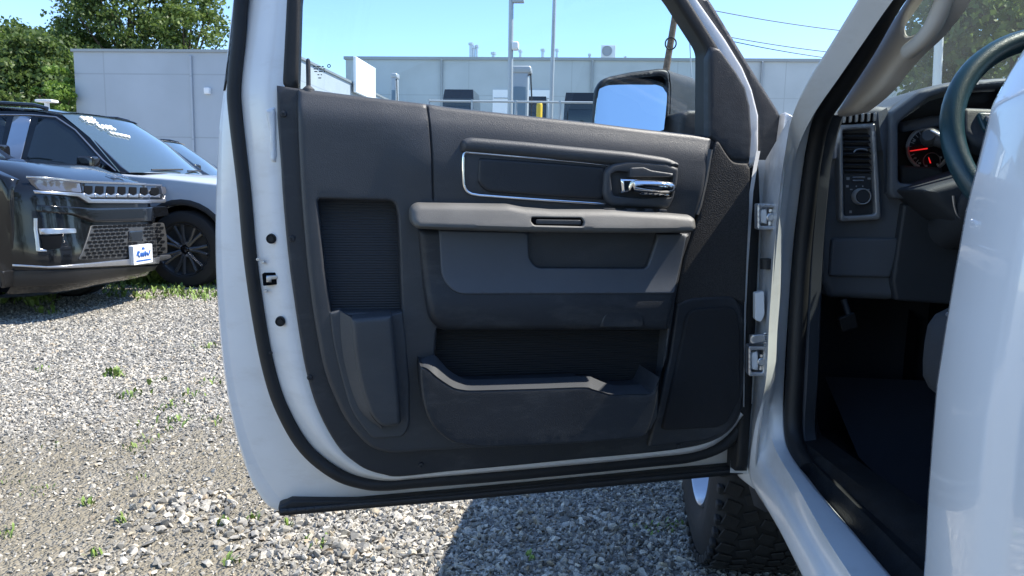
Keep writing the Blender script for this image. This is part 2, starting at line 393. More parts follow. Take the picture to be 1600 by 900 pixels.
def stones():
    protos = []
    for k in range(14):
        bm = bmesh.new(); P = RNG.normal(size=(13, 3)); P /= np.linalg.norm(P, axis=1)[:, None]; P = np.sign(P)*np.abs(P)**.75; P *= np.array([1, RNG.uniform(.6, .95), RNG.uniform(.35, .62)])*RNG.uniform(.85, 1.1, (13, 1))
        for p in P: bm.verts.new(p)
        r = bmesh.ops.convex_hull(bm, input=bm.verts); bmesh.ops.delete(bm, geom=[e for e in r['geom_interior'] if isinstance(e, bmesh.types.BMVert)], context='VERTS')
        bm.verts.index_update(); protos.append((np.array([v.co for v in bm.verts]), [[v.index for v in f.verts] for f in bm.faces])); bm.free()
    pos, siz = [], []
    def add(n, x0, x1, y0, y1, s0, s1, keep):
        x = RNG.uniform(x0, x1, n*3); y = RNG.uniform(y0, y1, n*3); n = n*3
        d = np.stack([x, y, gz(x, y)-CAM_H], 1); z = d@_f; u = 800+F*(d@_r)/z; v = 450-F*(d@_u)/z
        seen = (v < 935) & (u < 1290) & (u > -30) & ((u < 380) | (v > 725)); ok = (z > .6) & (seen | (RNG.random(len(x)) < .42)) & keep(x, y); x, y = x[ok][:n], y[ok][:n]
        pos.append(np.stack([x, y, gz(x, y)], 1)); siz.append(s0+(s1-s0)*RNG.random(len(x))**2.2)
    lo = lambda x, y: RNG.random(len(x)) > dirt_amt(x, y)*.97
    add(38000, -5.2, 1.1, 1.5, 4.8, .0065, .016, lo); add(900, -1.6, 1.1, 2.0, 2.9, .013, .025, lambda x, y: RNG.random(len(x)) > .3+.6*dirt_amt(x, y)); add(16000, -5.2, 1.1, 1.5, 4.6, .004, .009, lambda x, y: RNG.random(len(x)) > dirt_amt(x, y)*.55)
    add(52000, -9.0, .6, 4.5, 9.8, .008, .018, lambda x, y: np.ones(len(x), bool))
    for cx, cy, n in ((-1.55, 2.75, 130), (-1.2, 2.55, 70), (-1.05, 3.2, 60), (-.9, 2.45, 120)):      # loose heaps in the dirt
        x = RNG.normal(cx, .1, n); y = RNG.normal(cy, .09, n); pos.append(np.stack([x, y, gz(x, y)], 1)); siz.append(RNG.uniform(.01, .026, n))
    P = np.concatenate(pos); S = np.concatenate(siz); n = len(P); pid = RNG.integers(0, len(protos), n)
    q = RNG.normal(size=(n, 4)); q[:, 1:3] *= .5; q /= np.linalg.norm(q, axis=1)[:, None]; w, x, y, z = q.T
    Rm = np.stack([np.stack([1-2*(y*y+z*z), 2*(x*y-z*w), 2*(x*z+y*w)], -1), np.stack([2*(x*y+z*w), 1-2*(x*x+z*z), 2*(y*z-x*w)], -1), np.stack([2*(x*z-y*w), 2*(y*z+x*w), 1-2*(x*x+y*y)], -1)], 1)
    VV, FF, base = [], [], 0
    for k, (pv, pf) in enumerate(protos):
        ids = np.where(pid == k)[0]
        if not len(ids): continue
        v = np.einsum('nij,vj->nvi', Rm[ids], pv)*S[ids][:, None, None]+P[ids][:, None]; v[..., 2] += (S[ids]*.32)[:, None]
        VV.append(v.reshape(-1, 3)); pf = np.array(pf); f = pf[None]+(base+np.arange(len(ids))*len(pv))[:, None, None]; FF.append(f.reshape(-1, 3)); base += len(ids)*len(pv)
    V = np.concatenate(VV); Fa = np.concatenate(FF)
    me = bpy.data.meshes.new('gravel'); me.vertices.add(len(V)); me.vertices.foreach_set('co', V.ravel().astype(np.float32)); me.loops.add(Fa.size); me.loops.foreach_set('vertex_index', Fa.ravel().astype(np.int32))
    me.polygons.add(len(Fa)); me.polygons.foreach_set('loop_start', (np.arange(len(Fa))*3).astype(np.int32)); me.update(calc_edges=True)
    m = bpy.data.materials.new('crushed_stone'); m.use_nodes = True; N = m.node_tree.nodes; L = m.node_tree.links; b = N['Principled BSDF']; b.inputs['Roughness'].default_value = .8
    g = N.new('ShaderNodeNewGeometry'); r = N.new('ShaderNodeValToRGB'); L.new(g.outputs['Random Per Island'], r.inputs[0]); el = r.color_ramp.elements
    cs = [(0, (0.134, 0.130, 0.119)), (.25, (0.227, 0.219, 0.198)), (.5, (0.350, 0.332, 0.293)), (.75, (0.474, 0.443, 0.383)), (.88, (0.618, 0.576, 0.495)), (.95, (.46, .40, .30)), (1, (.36, .29, .21))]
    for i, (p, c) in enumerate(cs):
        e = el[i] if i < 2 else el.new(p); e.position = p; e.color = (*c, 1)
    nz = N.new('ShaderNodeTexNoise'); nz.inputs['Scale'].default_value = 140; nz.inputs['Detail'].default_value = 6; tc = N.new('ShaderNodeTexCoord'); L.new(tc.outputs['Object'], nz.inputs[0])
    mr = N.new('ShaderNodeMapRange'); mr.inputs[1].default_value = .3; mr.inputs[2].default_value = .7; mr.inputs[3].default_value = .72; mr.inputs[4].default_value = 1.2; L.new(nz.outputs[0], mr.inputs[0])
    mx = N.new('ShaderNodeVectorMath'); mx.operation = 'SCALE'; L.new(r.outputs[0], mx.inputs[0]); L.new(mr.outputs[0], mx.inputs['Scale']); L.new(mx.outputs[0], b.inputs['Base Color'])
    me.shade_flat(); me.materials.append(m); o = bpy.data.objects.new('gravel', me); COL.objects.link(o); tag(o, 'crushed grey stones strewn over the lot', 'gravel', kind='stuff')
stones()
LEAFW = M('weed_leaf', (.16, .24, .05), .6, var=.35, vscale=30); LEAFW.node_tree.nodes['Principled BSDF'].inputs['Subsurface Weight'].default_value = .0
def blades(name, spots, label, cat):
    V, Fs = [], []
    for (x, y, n, h, spread) in spots:
        for _ in range(n):
            a = random.uniform(0, 6.28); rr = spread*random.random()**.7; px_, py_ = x+rr*math.cos(a), y+rr*math.sin(a); z = float(gz(px_, py_)); hh = h*random.uniform(.4, 1.1); b = random.uniform(0, 6.28)
            w = hh*random.uniform(.12, .22); lean = hh*random.uniform(.2, .9); dx, dy = math.cos(b), math.sin(b); o = len(V)
            V += [(px_-dy*w*.4, py_+dx*w*.4, z), (px_+dy*w*.4, py_-dx*w*.4, z), (px_+dx*lean*.5+dy*w, py_+dy*lean*.5-dx*w, z+hh*.65), (px_+dx*lean*.5-dy*w, py_+dy*lean*.5+dx*w, z+hh*.65), (px_+dx*lean, py_+dy*lean, z+hh*.9)]
            Fs += [(o, o+1, o+2, o+3), (o+3, o+2, o+4)]
    tag(mk(name, V, Fs, LEAFW, smooth=False), label, cat, kind='stuff')
def g_at(u, v):
    p = zpt(u, v, 0)
    for _ in range(6): p = zpt(u, v, float(gz(p[0], p[1])))
    return p
sp_ = []
for (u, v, n, h, s) in [(175, 588, 16, .09, .07), (185, 590, 8, .07, .05), (208, 620, 14, .06, .1), (60, 580, 8, .04, .08), (265, 640, 14, .05, .12), (280, 660, 16, .05, .12), (250, 665, 12, .04, .14), (230, 690, 12, .035, .1), (215, 703, 10, .04, .08),
                        (300, 620, 8, .06, .1), (325, 545, 8, .08, .1), (240, 598, 8, .06, .1), (135, 790, 8, .045, .03), (150, 868, 7, .05, .03), (190, 815, 6, .05, .03), (362, 880, 7, .05, .03), (495, 850, 14, .035, .06), (450, 826, 5, .05, .03), (60, 770, 10, .03, .07), (10, 755, 10, .03, .09), (10, 835, 10, .035, .05),
                        (85, 700, 6, .03, .07), (1015, 828, 14, .03, .07), (1055, 824, 14, .035, .06), (830, 875, 8, .035, .03), (350, 818, 6, .05, .03), (395, 815, 7, .05, .03), (215, 745, 5, .03, .05), (345, 660, 6, .05, .08), (325, 600, 8, .06, .1), (80, 490, 10, .13, .13), (60, 478, 12, .14, .15), (35, 470, 8, .12, .15)]:
    p = g_at(u, v); sp_.append((p[0], p[1], int(n*1.7), h*.85, s))
blades('weeds', sp_, 'scattered small green weeds sprouting through the gravel', 'weeds')
sp_ = []
for i in range(230):
    u = random.uniform(170, 345); v = random.uniform(436, 470) if u > 200 else random.uniform(446, 466); p = g_at(u, v); sp_.append((p[0], p[1], random.randint(2, 7), random.uniform(.04, .10), .12))
for i in range(26):
    u = random.uniform(195, 250); v = random.uniform(430, 446); p = g_at(u, v); sp_.append((p[0], p[1], 8, random.uniform(.15, .3), .1))
for i in range(60):
    u = random.uniform(-40, 80); v = random.uniform(455, 475); p = g_at(u, v); sp_.append((p[0], p[1], 4, .1, .15))
blades('grass', sp_, 'strip of rough green grass below the parked vehicles', 'grass')

# ------------------------------------------------------------------ the pickup truck
TRUCK = empty('pickup_truck', (1.35, 1.6, 0), 'white pickup truck with its driver door wide open, seen into the cab', 'pickup truck')
def D(pts, n): return [DOOR.px(x, y, n) for x, y in pts]
# --- door shell: lofted from the skin hem to the edge of the trim
O_ = [(376, -60), (366, -10), (358, 60), (350, 140), (343, 200), (338, 300), (337, 400), (342, 500), (350, 580), (360, 640), (376, 705), (400, 765), (436, 799), (520, 799), (640, 787), (800, 771), (1000, 752), (1120, 740), (1176, 735)]
W_ = [(393, -60), (386, -10), (376, 60), (367, 133), (369, 180), (382, 300), (391, 400), (405, 500), (421, 580), (441, 640), (476, 700), (525, 740), (570, 755), (605, 757), (650, 753), (800, 741), (1000, 723), (1110, 706), (1168, 655)]
P_ = [(450, -60), (446, -10), (440, 60), (432, 133), (433, 185), (441, 300), (450, 400), (463, 500), (477, 580), (494, 640), (530, 703), (570, 733), (600, 742), (625, 745), (660, 742), (800, 729), (1000, 710), (1100, 694), (1158, 645)]
ow, ww, pw = sp(O_), sp(W_), sp(P_)
def lerp(a, b, t): return [(p[0]+(q[0]-p[0])*t, p[1]+(q[1]-p[1])*t) for p, q in zip(a, b)]
rings = [D(ow, -.125), D(ow, -.118), D(lerp(ow, ww, .03), -.108), D(lerp(ow, ww, .16), -.106), D(lerp(ow, ww, .20), -.1045), D(lerp(ow, ww, .24), -.0985), D(lerp(ow, ww, .75), -.088), D(lerp(ow, ww, 1.), -.07),
         D(lerp(ow, ww, 1.).__class__(lerp(ww, pw, .2)), -.055), D(lerp(ww, pw, .28), -.046), D(lerp(ww, pw, .62), -.022), D(lerp(ww, pw, .72), -.014), D(lerp(ww, pw, .9), -.010), D(lerp(ww, pw, 1.2), -.010)]
V, Fs = loftm(rings)
# inner shell behind the trim and the outer skin
door = mk('front_door', V, Fs, WHITE_DULL, TRUCK, ang=50)
skin = molded('outer_skin', poly([(350, 138)]+[(x, y) for x, y in O_[4:]]+[(1190, 700), (1190, 230), (1120, 222), (800, 186), (600, 160), (480, 146)]), WHITE, door, n=-.125, r=0, back=.01, grid=.08)
# window frame of the shell
fro = poly([(396, -48), (410, -150, 60), (478, -238, 80), (915, -262, 90), (1078, -28), (1091, 0), (1134, 61), (1161, 105), (1176, 140), (1186, 180), (1186, 236), (1176, 262), (1150, 262), (1119, 232), (1119, 76, 6), (1072, 0), (1030, -60), (908, -222, 70), (505, -200, 50), (459, -130, 40), (455, -46)])
molded('window_frame', fro, WHITE_DULL, door, n=-.012, r=.006, back=.05, grid=.03)
molded('window_channel', poly([(440, 140), (447, 0), (457, -130, 40), (503, -197, 50), (910, -220, 70), (1035, -58), (1078, 0), (1124, 74), (1122, 232), (1102, 215), (1103, 75, 12), (1055, 0), (1015, -55), (890, -186, 60), (530, -168, 40), (482, -110, 30), (470, 0), (466, 140)]), RUBBER, door, n=-.006, r=.008, back=.05, grid=.03)
GP = poly([(460, 150), (464, 0), (475, -120, 30), (520, -180, 30), (900, -200, 60), (1060, 0), (1110, 75), (1110, 225)])
molded('window_glass', GP, GLASS, door, n=-.045, r=0, back=0, grid=.2)
# frame flag and outer black seal beside the pillar
molded('frame_cover', poly([(1088, -6), (1108, -6), (1172, 99), (1222, 178, 10), (1226, 205, 8), (1224, 242, 12), (1212, 285, 12), (1206, 320), (1183, 330), (1178, 262), (1184, 240), (1180, 180), (1160, 110), (1130, 61)]), PLASTIC, door, n=-.05, r=.012, back=.03, grid=.03)
molded('hinge_side_seal', poly([(1172, 260), (1188, 258), (1190, 330), (1186, 430), (1182, 520), (1176, 640, 8), (1170, 738), (1152, 738), (1156, 660), (1164, 560), (1168, 420)]), RUBBER, door, n=-.02, r=.01, back=.05, grid=.03)
molded('outer_belt_strip', poly([(348, 141), (357, 70), (366, -10), (374, -60), (392, -60), (372, -10), (366, 40), (359, 100), (357, 138)]), RUBBER, door, n=-.10, r=.006, back=.04, grid=.03)
# weatherstrip along the jamb
ws = sp([(399, -90), (393, -60), (378, -6)]+[(373, 60), (366, 133), (368, 180), (382, 300), (391, 400)]+W_[7:14]+[(650, 753), (800, 741), (1000, 722), (1080, 713), (1130, 695), (1158, 664), (1166, 630)], 6)
wp = [DOOR.px(x, y, -.058+.02*min(1, max(0, (x-420)/100))) for x, y in ws]
tube('weatherstrip', wp, .0132, RUBBER, door, k=12, up=DOOR.n, flat=.95)
molded('lower_seal', poly([(434, 793, 3), (455, 782), (560, 781), (700, 769), (900, 750), (1060, 734), (1168, 726), (1172, 741), (1000, 757), (700, 785), (436, 808, 4)]), RUBBER, door, n=-.075, r=.006, back=.045, grid=.03)
molded('lower_seal_lip', poly([(436, 797), (700, 775), (1000, 747), (1168, 732), (1168, 737), (1000, 752), (700, 780), (438, 803)]), PLASTIC, door, n=-.068, r=.003, back=.01, grid=.03)
# jamb details
for (x, y) in ((424, 373), (438, 502)):
    lathe('rubber_plug', [(.0001, .006), (.005, .006), (.0055, .003), (.0075, .003), (.0085, .006), (.0095, .004), (.0098, -.004)], DOOR.px(x, y, -.017), DOOR.n, RUBBER, door, 20)
lt = molded('door_latch', poly([(409, 428, 2), (437, 425, 2), (439, 444, 2), (411, 447, 2)]), VOID, door, n=-.022, r=.002, back=.02, grid=.01)
molded('latch_claw', poly([(416, 431), (434, 430, 2), (434, 436, 2), (424, 437), (424, 441), (416, 441)]), STEEL, door, n=-.018, r=.0015, back=.006, grid=.01)
for (x, y) in ((403, 405), (411, 410), (415, 455), (423, 552)):
    lathe('jamb_screw', [(.0001, .003), (.003, .0028), (.0036, 0), (.0036, -.003)], DOOR.px(x, y, -.035), DOOR.n, STEEL if y != 552 else RUBBER, door, 12)
molded('jamb_step', poly([(414, 172, 4), (431, 165), (433, 255), (422, 252, 5), (421, 205)]), WHITE_DULL, door, n=-.006, r=.006, back=.02, grid=.02)

# --- trim: flange, main panel, recesses
T_ = sp([(433, 185), (438, 250), (441, 300), (446, 360), (450, 400), (456, 447), (470, 540), (480, 590), (493, 633), (510, 670), (531, 703), (552, 722), (573, 735), (600, 743), (625, 746), (700, 738), (800, 729), (900, 719), (1000, 710), (1060, 703), (1100, 695), (1130, 682), (1150, 663), (1160, 640), (1163, 600), (1165, 500), (1168, 400), (1172, 300)], 4)
PH = [(683, 514), (1044, 514), (1032, 640, 12), (1000, 662, 10), (705, 664, 20), (676, 600, 10)]
RA = [(496, 311, 6), (617, 314, 12), (622, 340), (628, 488), (518, 488), (507, 420)]
molded('trim_flange', [(432, 133)]+T_+[(1172, 232), (1122, 214), (800, 180), (462, 137)], PLASTIC, door, n=.006, r=.006, back=.025, grid=.03, holes=[poly(PH), poly(RA)], hole_r=.0)
MP = [(463, 136, 4), (490, 139), (600, 152), (668, 160), (700, 165), (800, 176), (930, 190), (1000, 199), (1090, 209), (1121, 214, 8), (1110, 240), (1098, 300), (1088, 340), (1080, 372), (1069, 405), (1057, 470), (1043, 560), (1024, 640), (1010, 681, 8), (940, 689), (800, 699), (657, 707), (612, 711, 20), (577, 702, 20), (540, 661, 30), (507, 587, 30), (489, 493, 40), (478, 400, 40), (470, 300, 40), (466, 220)]
_zb = DOOR.st(700, 165, .03)[1]
def main_fn(s, t):
    z = t-(1.41+.072*s)               # below the sloping belt line
    d = -.016*math.exp(-((z+.0)/.028)**2) if z > -.09 else 0      # the top rolls away to the glass
    d += .007*math.exp(-((z+.11)/.05)**2)*(1 if s < .72 else math.exp(-((s-.72)/.05)**2))
    return d
molded('trim_panel', poly(MP), VINYL, door, n=.03, r=.010, back=.028, grid=.013, holes=[poly(PH), poly(RA)], hole_r=.006, hback=.045, fn=main_fn, seams=[sp([(668, 160), (671, 190), (674, 235), (676, 285), (677, 314)], 4)], sd=.005)
molded('rear_recess', poly([(494, 309), (621, 309), (632, 490), (514, 490)]), RIB, door, n=-.012, r=0, back=0, grid=.05)
molded('storage_bin_back', poly([(675, 505), (1050, 505), (1035, 670), (675, 670)]), RIB_SHADE, door, n=-.012, r=0, back=0, grid=.05)
def ridge(s, t): return 0
pk = molded('rear_pocket', poly([(515, 489, 3), (531, 485, 3), (549, 495), (612, 491, 3), (629, 487, 3), (634, 530), (640, 600), (640, 668, 10), (629, 683, 6), (582, 686, 8), (549, 645, 30), (527, 565, 40), (520, 530)]), VINYL2, door, n=.036, r=.004, back=.03, grid=.02)
_p0 = DOOR.st(549, 496, .07)
def pocket_fn(s, t): return .018*max(0, min(1, (t-.8)/.22))
molded('pocket_face', poly([(549, 496, 3), (612, 491, 3), (617, 540), (624, 620), (627, 664, 8), (596, 668, 10), (577, 646, 20), (560, 590, 30), (553, 545)]), VINYL2, door, n=.062, r=.009, back=.06, grid=.014, fn=pocket_fn)
loft('pocket_side', [D(sp([(531, 486), (533, 530), (541, 580), (562, 640), (596, 670)], 5), .038), D(sp([(550, 497), (554, 545), (561, 590), (578, 645), (597, 667)], 5), .058)], VINYL2, door)
# screws of the flange
for (x, y) in ((443, 178), (456, 373), (484, 590), (658, 727), (1062, 697), (1133, 664)):
    lathe('trim_screw', [(.0001, .0005), (.002, .0005), (.0025, .0025), (.0052, .002), (.006, -.002)], DOOR.px(x, y, .008), DOOR.n, PAD, door, 14)
# sail panel, hinge-side panel, speaker
molded('mirror_sail_panel', poly([(1113, 72), (1126, 76), (1152, 112), (1166, 136), (1173, 165), (1176, 210), (1173, 252), (1142, 250, 8), (1126, 228, 6), (1108, 214), (1108, 90)]), PLASTIC, door, n=.012, r=.007, back=.025, grid=.02)
molded('hinge_side_trim', poly([(1121, 216), (1134, 238, 8), (1146, 254, 8), (1173, 256), (1172, 320), (1168, 400), (1165, 478), (1150, 468, 10), (1076, 472, 10), (1056, 476), (1068, 405), (1088, 345), (1100, 290), (1110, 244)]), CARPET, door, n=.014, r=.005, back=.02, grid=.025)
sk = molded('speaker_surround', poly([(1058, 476), (1078, 466, 14), (1152, 462, 20), (1163, 500), (1163, 600), (1158, 640, 16), (1136, 676, 20), (1100, 690), (1012, 700, 6), (1028, 640), (1046, 560)]), PLASTIC, door, n=.018, r=.006, back=.02, grid=.03)
molded('speaker_grille', poly([(1075, 484, 18), (1151, 478, 18), (1158, 520), (1158, 620), (1133, 668, 18), (1034, 673, 8), (1060, 560)]), GRILLE, door, n=.026, r=.005, back=.012, grid=.03)
loft('trim_edge_bead', [D([(1107, 232), (1098, 280), (1090, 320), (1086, 334)], .028), D([(1112, 234), (1103, 282), (1094, 322), (1089, 335)], .032), D([(1114, 234), (1106, 282), (1097, 322), (1092, 336)], .018)], VINYL2, door)

loft('shell_edge', [D([(1188, 236), (1183, 262), (1177, 300), (1173, 360), (1169, 415), (1166, 480), (1164, 560), (1163, 636)], .004), D([(1182, 236), (1177, 262), (1171, 300), (1167, 360), (1164, 415), (1163, 480), (1162, 560), (1161, 636)], .012)], WHITE_DULL, door)
# --- upper insert with chrome line, pad and handle
molded('trim_brow', poly([(722, 218, 10), (735, 214, 8), (820, 221), (900, 229), (985, 237), (1045, 246, 10), (1064, 255, 6), (1062, 262), (1040, 262), (948, 256), (840, 246), (722, 236)]), VINYL2, door, n=.05, r=.011, back=.03, grid=.012)
cl = sp([(1036, 266), (1000, 262), (946, 257), (900, 252), (840, 247), (770, 241), (735, 238)], 5)+sp([(728, 237), (725, 241), (724, 250), (724, 270), (725, 288), (729, 298), (737, 303)], 5)+sp([(748, 305), (800, 309), (870, 314), (945, 319)], 5)
tube('chrome_trim', [DOOR.px(x, y, .036) for x, y in cl], .0032, CHROME, door, k=10)
molded('insert_surround', poly([(727, 241, 8), (946, 259), (946, 316), (740, 301, 12), (728, 290)]), VINYL2, door, n=.032, r=.002, back=.01, grid=.03)
molded('leather_pad', poly([(748, 246, 6), (800, 249), (948, 261), (944, 312), (870, 308), (760, 300, 10), (746, 285, 6)]), PAD, door, n=.040, r=.006, back=.012, grid=.014)
molded('handle_bezel', poly([(945, 268, 6), (956, 256, 6), (985, 249, 8), (1040, 254), (1062, 262, 6), (1060, 285), (1054, 310), (1046, 326, 6), (955, 322, 8), (943, 305, 8)]), VINYL2, door, n=.05, r=.008, back=.03, grid=.012, holes=[poly([(954, 272, 5), (966, 267, 4), (1052, 276, 3), (1050, 308, 4), (1000, 310), (958, 306, 5)])], hole_r=.003, hback=.035)
molded('handle_cup', poly([(950, 262), (1058, 262), (1056, 315), (950, 315)]), PLASTIC, door, n=.02, r=0, back=0, grid=.02)
molded('handle_visor', poly([(985, 262, 4), (1006, 261, 3), (1018, 266), (1052, 271), (1052, 277), (985, 277)]), VINYL2, door, n=.056, r=.003, back=.03, grid=.015)
hp = [DOOR.px(x, y, n) for x, y, n in ((990, 290, .062), (1005, 291, .064), (1030, 292, .064), (1046, 293, .062), (1051, 293, .055))]
tube('door_handle', hp, [.0115, .0125, .0125, .0115, .008], CHROME, door, k=14, up=(0, 0, 1), flat=1.0)
lockp = sp([(970, 279), (985, 279), (998, 280), (997, 284), (990, 292), (984, 300), (972, 302)], 4)
molded('lock_knob', lockp, CHROME, door, n=.058, r=.006, back=.03, grid=.012)
molded('handle_pull_pivot', poly([(998, 299), (1046, 304), (1046, 306), (1000, 304)]), CHROME, door, n=.056, r=.001, back=.02, grid=.02)

# --- armrest
arm_o = poly([(642, 326, 8), (652, 317, 8), (720, 318), (797, 319), (822, 324, 6), (870, 328), (905, 328), (960, 328), (1050, 333), (1084, 336, 6), (1092, 342, 4), (1091, 358, 5), (1084, 364, 4), (1000, 365), (850, 364), (700, 360), (652, 358, 8), (643, 348, 6)])
arm = molded('armrest', arm_o, ARM, door, n=.095, r=.014, back=.085, grid=.012, fn=lambda s, t: -.42*max(0, t-1.232)-.25*max(0, 1.225-t), holes=[poly([(832, 340, 3), (911, 341, 3), (914, 347), (912, 354, 3), (835, 352, 3), (831, 346)])], hole_r=.003, hback=.02)
molded('armrest_lamp', poly([(830, 338), (915, 339), (915, 356), (830, 354)]), VOID, door, n=.082, r=0, back=0, grid=.03)
molded('lamp_lens', poly([(838, 343, 2), (908, 344, 2), (908, 351, 2), (838, 350, 2)]), VINYL2, door, n=.087, r=.001, back=.004, grid=.03)
zt = DOOR.st(960, 327, .07)[1]-.003
def on_arm(x, n): s = DOOR.st(x, 327, n)[0]; return DOOR.w((s, zt), n)
V, Fs = join(*[boxm(on_arm(x, n), (l*.8, .018, .010), .004, rot=Matrix.Rotation(math.atan2(DOOR.a[1], DOOR.a[0]), 3, 'Z')) for x, n, l in ((952, .06, .03), (985, .06, .028), (1012, .06, .022), (1034, .06, .022))])
mk('window_switch', V, Fs, PLASTIC, door)

# --- storage module below the armrest
mo = poly([(652, 356), (1082, 364), (1070, 405), (1054, 465), (1045, 517, 5), (690, 518, 22), (670, 500, 30), (660, 440, 30)])
CAV = [(825, 364), (1028, 364), (1022, 385), (1010, 419, 8), (838, 418, 10), (827, 405, 8)]
def mod_fn(s, t): return .012*math.exp(-((t-1.07)/.045)**2)
molded('storage_module', mo, PLASTIC, door, n=.042, r=.016, back=.04, grid=.014, holes=[poly(CAV)], hole_r=.003, hback=.06, fn=mod_fn)
ins = poly([(686, 360), (825, 363), (827, 405, 8), (838, 419, 10), (1011, 420, 8), (1023, 386), (1029, 366), (1074, 366), (1066, 405), (1052, 458, 4), (712, 459, 20), (690, 436, 20)])
molded('lower_insert', ins, INSERT, door, n=.046, r=.0035, back=.02, grid=.016, fn=lambda s, t: .012*math.exp(-((t-1.07)/.045)**2))
molded('pull_cup', poly([(820, 360), (1032, 360), (1016, 424), (826, 424)]), RIB_SHADE, door, n=-.008, r=0, back=0, grid=.05)
molded('pull_cup_bulge', poly([(888, 362), (1022, 364), (1014, 388, 10), (895, 388, 10)]), PLASTIC, door, n=.03, r=.016, back=.03, grid=.012)
molded('module_emblem_pad', poly([(944, 490, 10), (960, 483, 8), (990, 483, 8), (1004, 490, 8), (1008, 512), (938, 512)]), PLASTIC, door, n=.053, r=.004, back=.015, grid=.02)
# lip and body of the lower bin
LT = sp([(654, 564), (666, 558), (679, 555), (690, 566), (700, 577), (715, 587), (733, 593), (780, 592), (850, 590), (915, 588), (928, 591), (945, 598), (962, 602), (990, 601), (1017, 599), (1024, 590), (1030, 578)], 4)
LB = sp([(657, 572), (668, 576), (682, 588), (696, 598), (710, 606), (724, 609), (738, 610), (780, 609), (850, 607), (912, 605), (926, 608), (943, 613), (960, 617), (990, 616), (1016, 615), (1024, 605), (1031, 590)], 4)
L0, L1 = D(LT, .05), D(LB, .112)
mid = [a*.5+b*.5+np.array((0, 0, .002)) for a, b in zip(L0, L1)]
down = [p+np.array((0, 0, -.1*min(1, max(.0, (i-9)/8)))) for i, p in enumerate(L0)]; edge = [p+DOOR.n*.006+np.array((0, 0, -.006)) for p in L1]
loft('storage_bin_lip', [down, L0, L1], VINYL2, door, ang=75)
bb = sp([(1031, 592), (1026, 630), (1018, 660), (1010, 680)], 4)+sp([(1000, 685), (900, 693), (800, 698), (755, 699), (715, 694), (690, 680), (671, 657), (661, 625), (657, 590), (657, 575)], 5)
molded('storage_bin', LB+bb[1:-1], PLASTIC, door, n=.112, r=.005, back=.11, grid=.016)
# lock pin, glass print, lock of the glass run
lathe('lock_pin', [(.0001, .05), (.0032, .048), (.0042, .044), (.0042, .0), (.011, -.006), (.012, -.012)], DOOR.px(482, 134, .0), (0, 0, 1), PLASTIC, door, 16)
V, Fs = [], []
def bar(x0, y0, x1, y1):
    o = len(V); V.extend(D([(x0, y1), (x1, y1), (x1, y0), (x0, y0)], -.0435)); Fs.append((o, o+1, o+2, o+3))
for (y, xs_) in ((103, ((489, 493), (495, 501), (503, 506))), (107, ((490, 497), (499, 503), (505, 508))), (111, ((491, 496), (498, 504), (506, 508))), (116, ((496, 499), (501, 503))), (121, ((497, 502),))):
    for a, b in xs_: bar(a, y, b, y+1.6)
ring_ = [DOOR.px(x, y, -.0435) for x, y in circ(514, 103, 3)]; r2_ = [DOOR.px(x, y, -.0435) for x, y in circ(514, 103, 1.6)]
o = len(V); V += ring_+r2_; m_ = len(ring_); Fs += [(o+i, o+(i+1) % m_, o+m_+(i+1) % m_, o+m_+i) for i in range(m_)]
mk('glass_marking', V, Fs, GREY if False else PLASTIC, door, smooth=False)

# --- door mirror outside the glass
MN = -.30
go = [(934, 168), (938, 140, 6), (953, 127, 6), (990, 121), (1036, 117, 5), (1043, 124, 4), (1042, 160), (1037, 210), (930, 200)]
ho = [(929, 190), (931, 140, 10), (942, 122, 10), (985, 113), (1034, 107, 8), (1046, 110, 6), (1049, 140), (1046, 210, 8), (928, 205)]
back_o = [(975, 190), (978, 145, 14), (990, 128, 12), (1040, 116), (1083, 121, 10), (1098, 140, 12), (1098, 170), (1094, 212, 10), (975, 208)]
mir = molded('door_mirror', poly(ho), PLASTIC, door, n=MN, r=.008, back=.02, grid=.02, holes=[poly(go)], hole_r=.004, hback=.012)
def rs(P, k=60): P = np.array(P, float); L = resample(P, 1.); i = np.linspace(0, len(L), k, endpoint=False).astype(int); return [tuple(L[j]) for j in i]
r0 = rs(poly(ho)); r1 = rs(poly([(x, y) for x, y, *_ in back_o]))
ra = [DOOR.px(x, y, MN-.008) for x, y in r0]
def st0(r): a = [(x+y, i) for i, (x, y) in enumerate(r)]; i = min(a)[1]; return r[i:]+r[:i]
r0, r1 = st0(r0), st0(r1); ra = [DOOR.px(x, y, MN-.008) for x, y in r0]; rb = [DOOR.px(x, y, MN-.10) for x, y in lerp(r0, r1, .9)]; rc = [DOOR.px(x, y, MN-.14) for x, y in r1]; cc = sum(rc)/len(rc)
rd = [p*.6+cc*.4-DOOR.n*.02 for p in rc]
V, Fs = loftm([ra, rb, rc, rd], True); Fs.append(tuple(3*60+j for j in range(60)))
V, Fs = fixn(V, Fs); mk('mirror_housing', V, Fs, PLASTIC, door, ang=60)
# the mirror glass tips up and inwards
c = DOOR.px(988, 163, MN+.017); nm = DOOR.n*1.+np.array((0, 0, .52))+DOOR.a*(-.02); nm /= np.linalg.norm(nm)
bb_ = np.array((0, 0, 1.))-nm*nm[2]; bb_ /= np.linalg.norm(bb_); MF = Frame(c, np.cross(bb_, nm)*1., bb_, nm)
molded('mirror_glass', poly([(x+(0 if x > 980 else -2), y+(2 if y > 190 else -2), *r_) for x, y, *r_ in go]), MIRROR, door, fr=MF, n=0, r=.001, back=.004, grid=.03)
molded('mirror_arm', poly([(1066, 176, 4), (1076, 171, 4), (1110, 172), (1115, 214), (1062, 214)]), PLASTIC, door, n=-.2, r=.012, back=.1, grid=.02)

# ------------------------------------------------------------------ truck body round the door opening
def XP(pts, X): return [xpt(x, y, X) for x, y in pts]
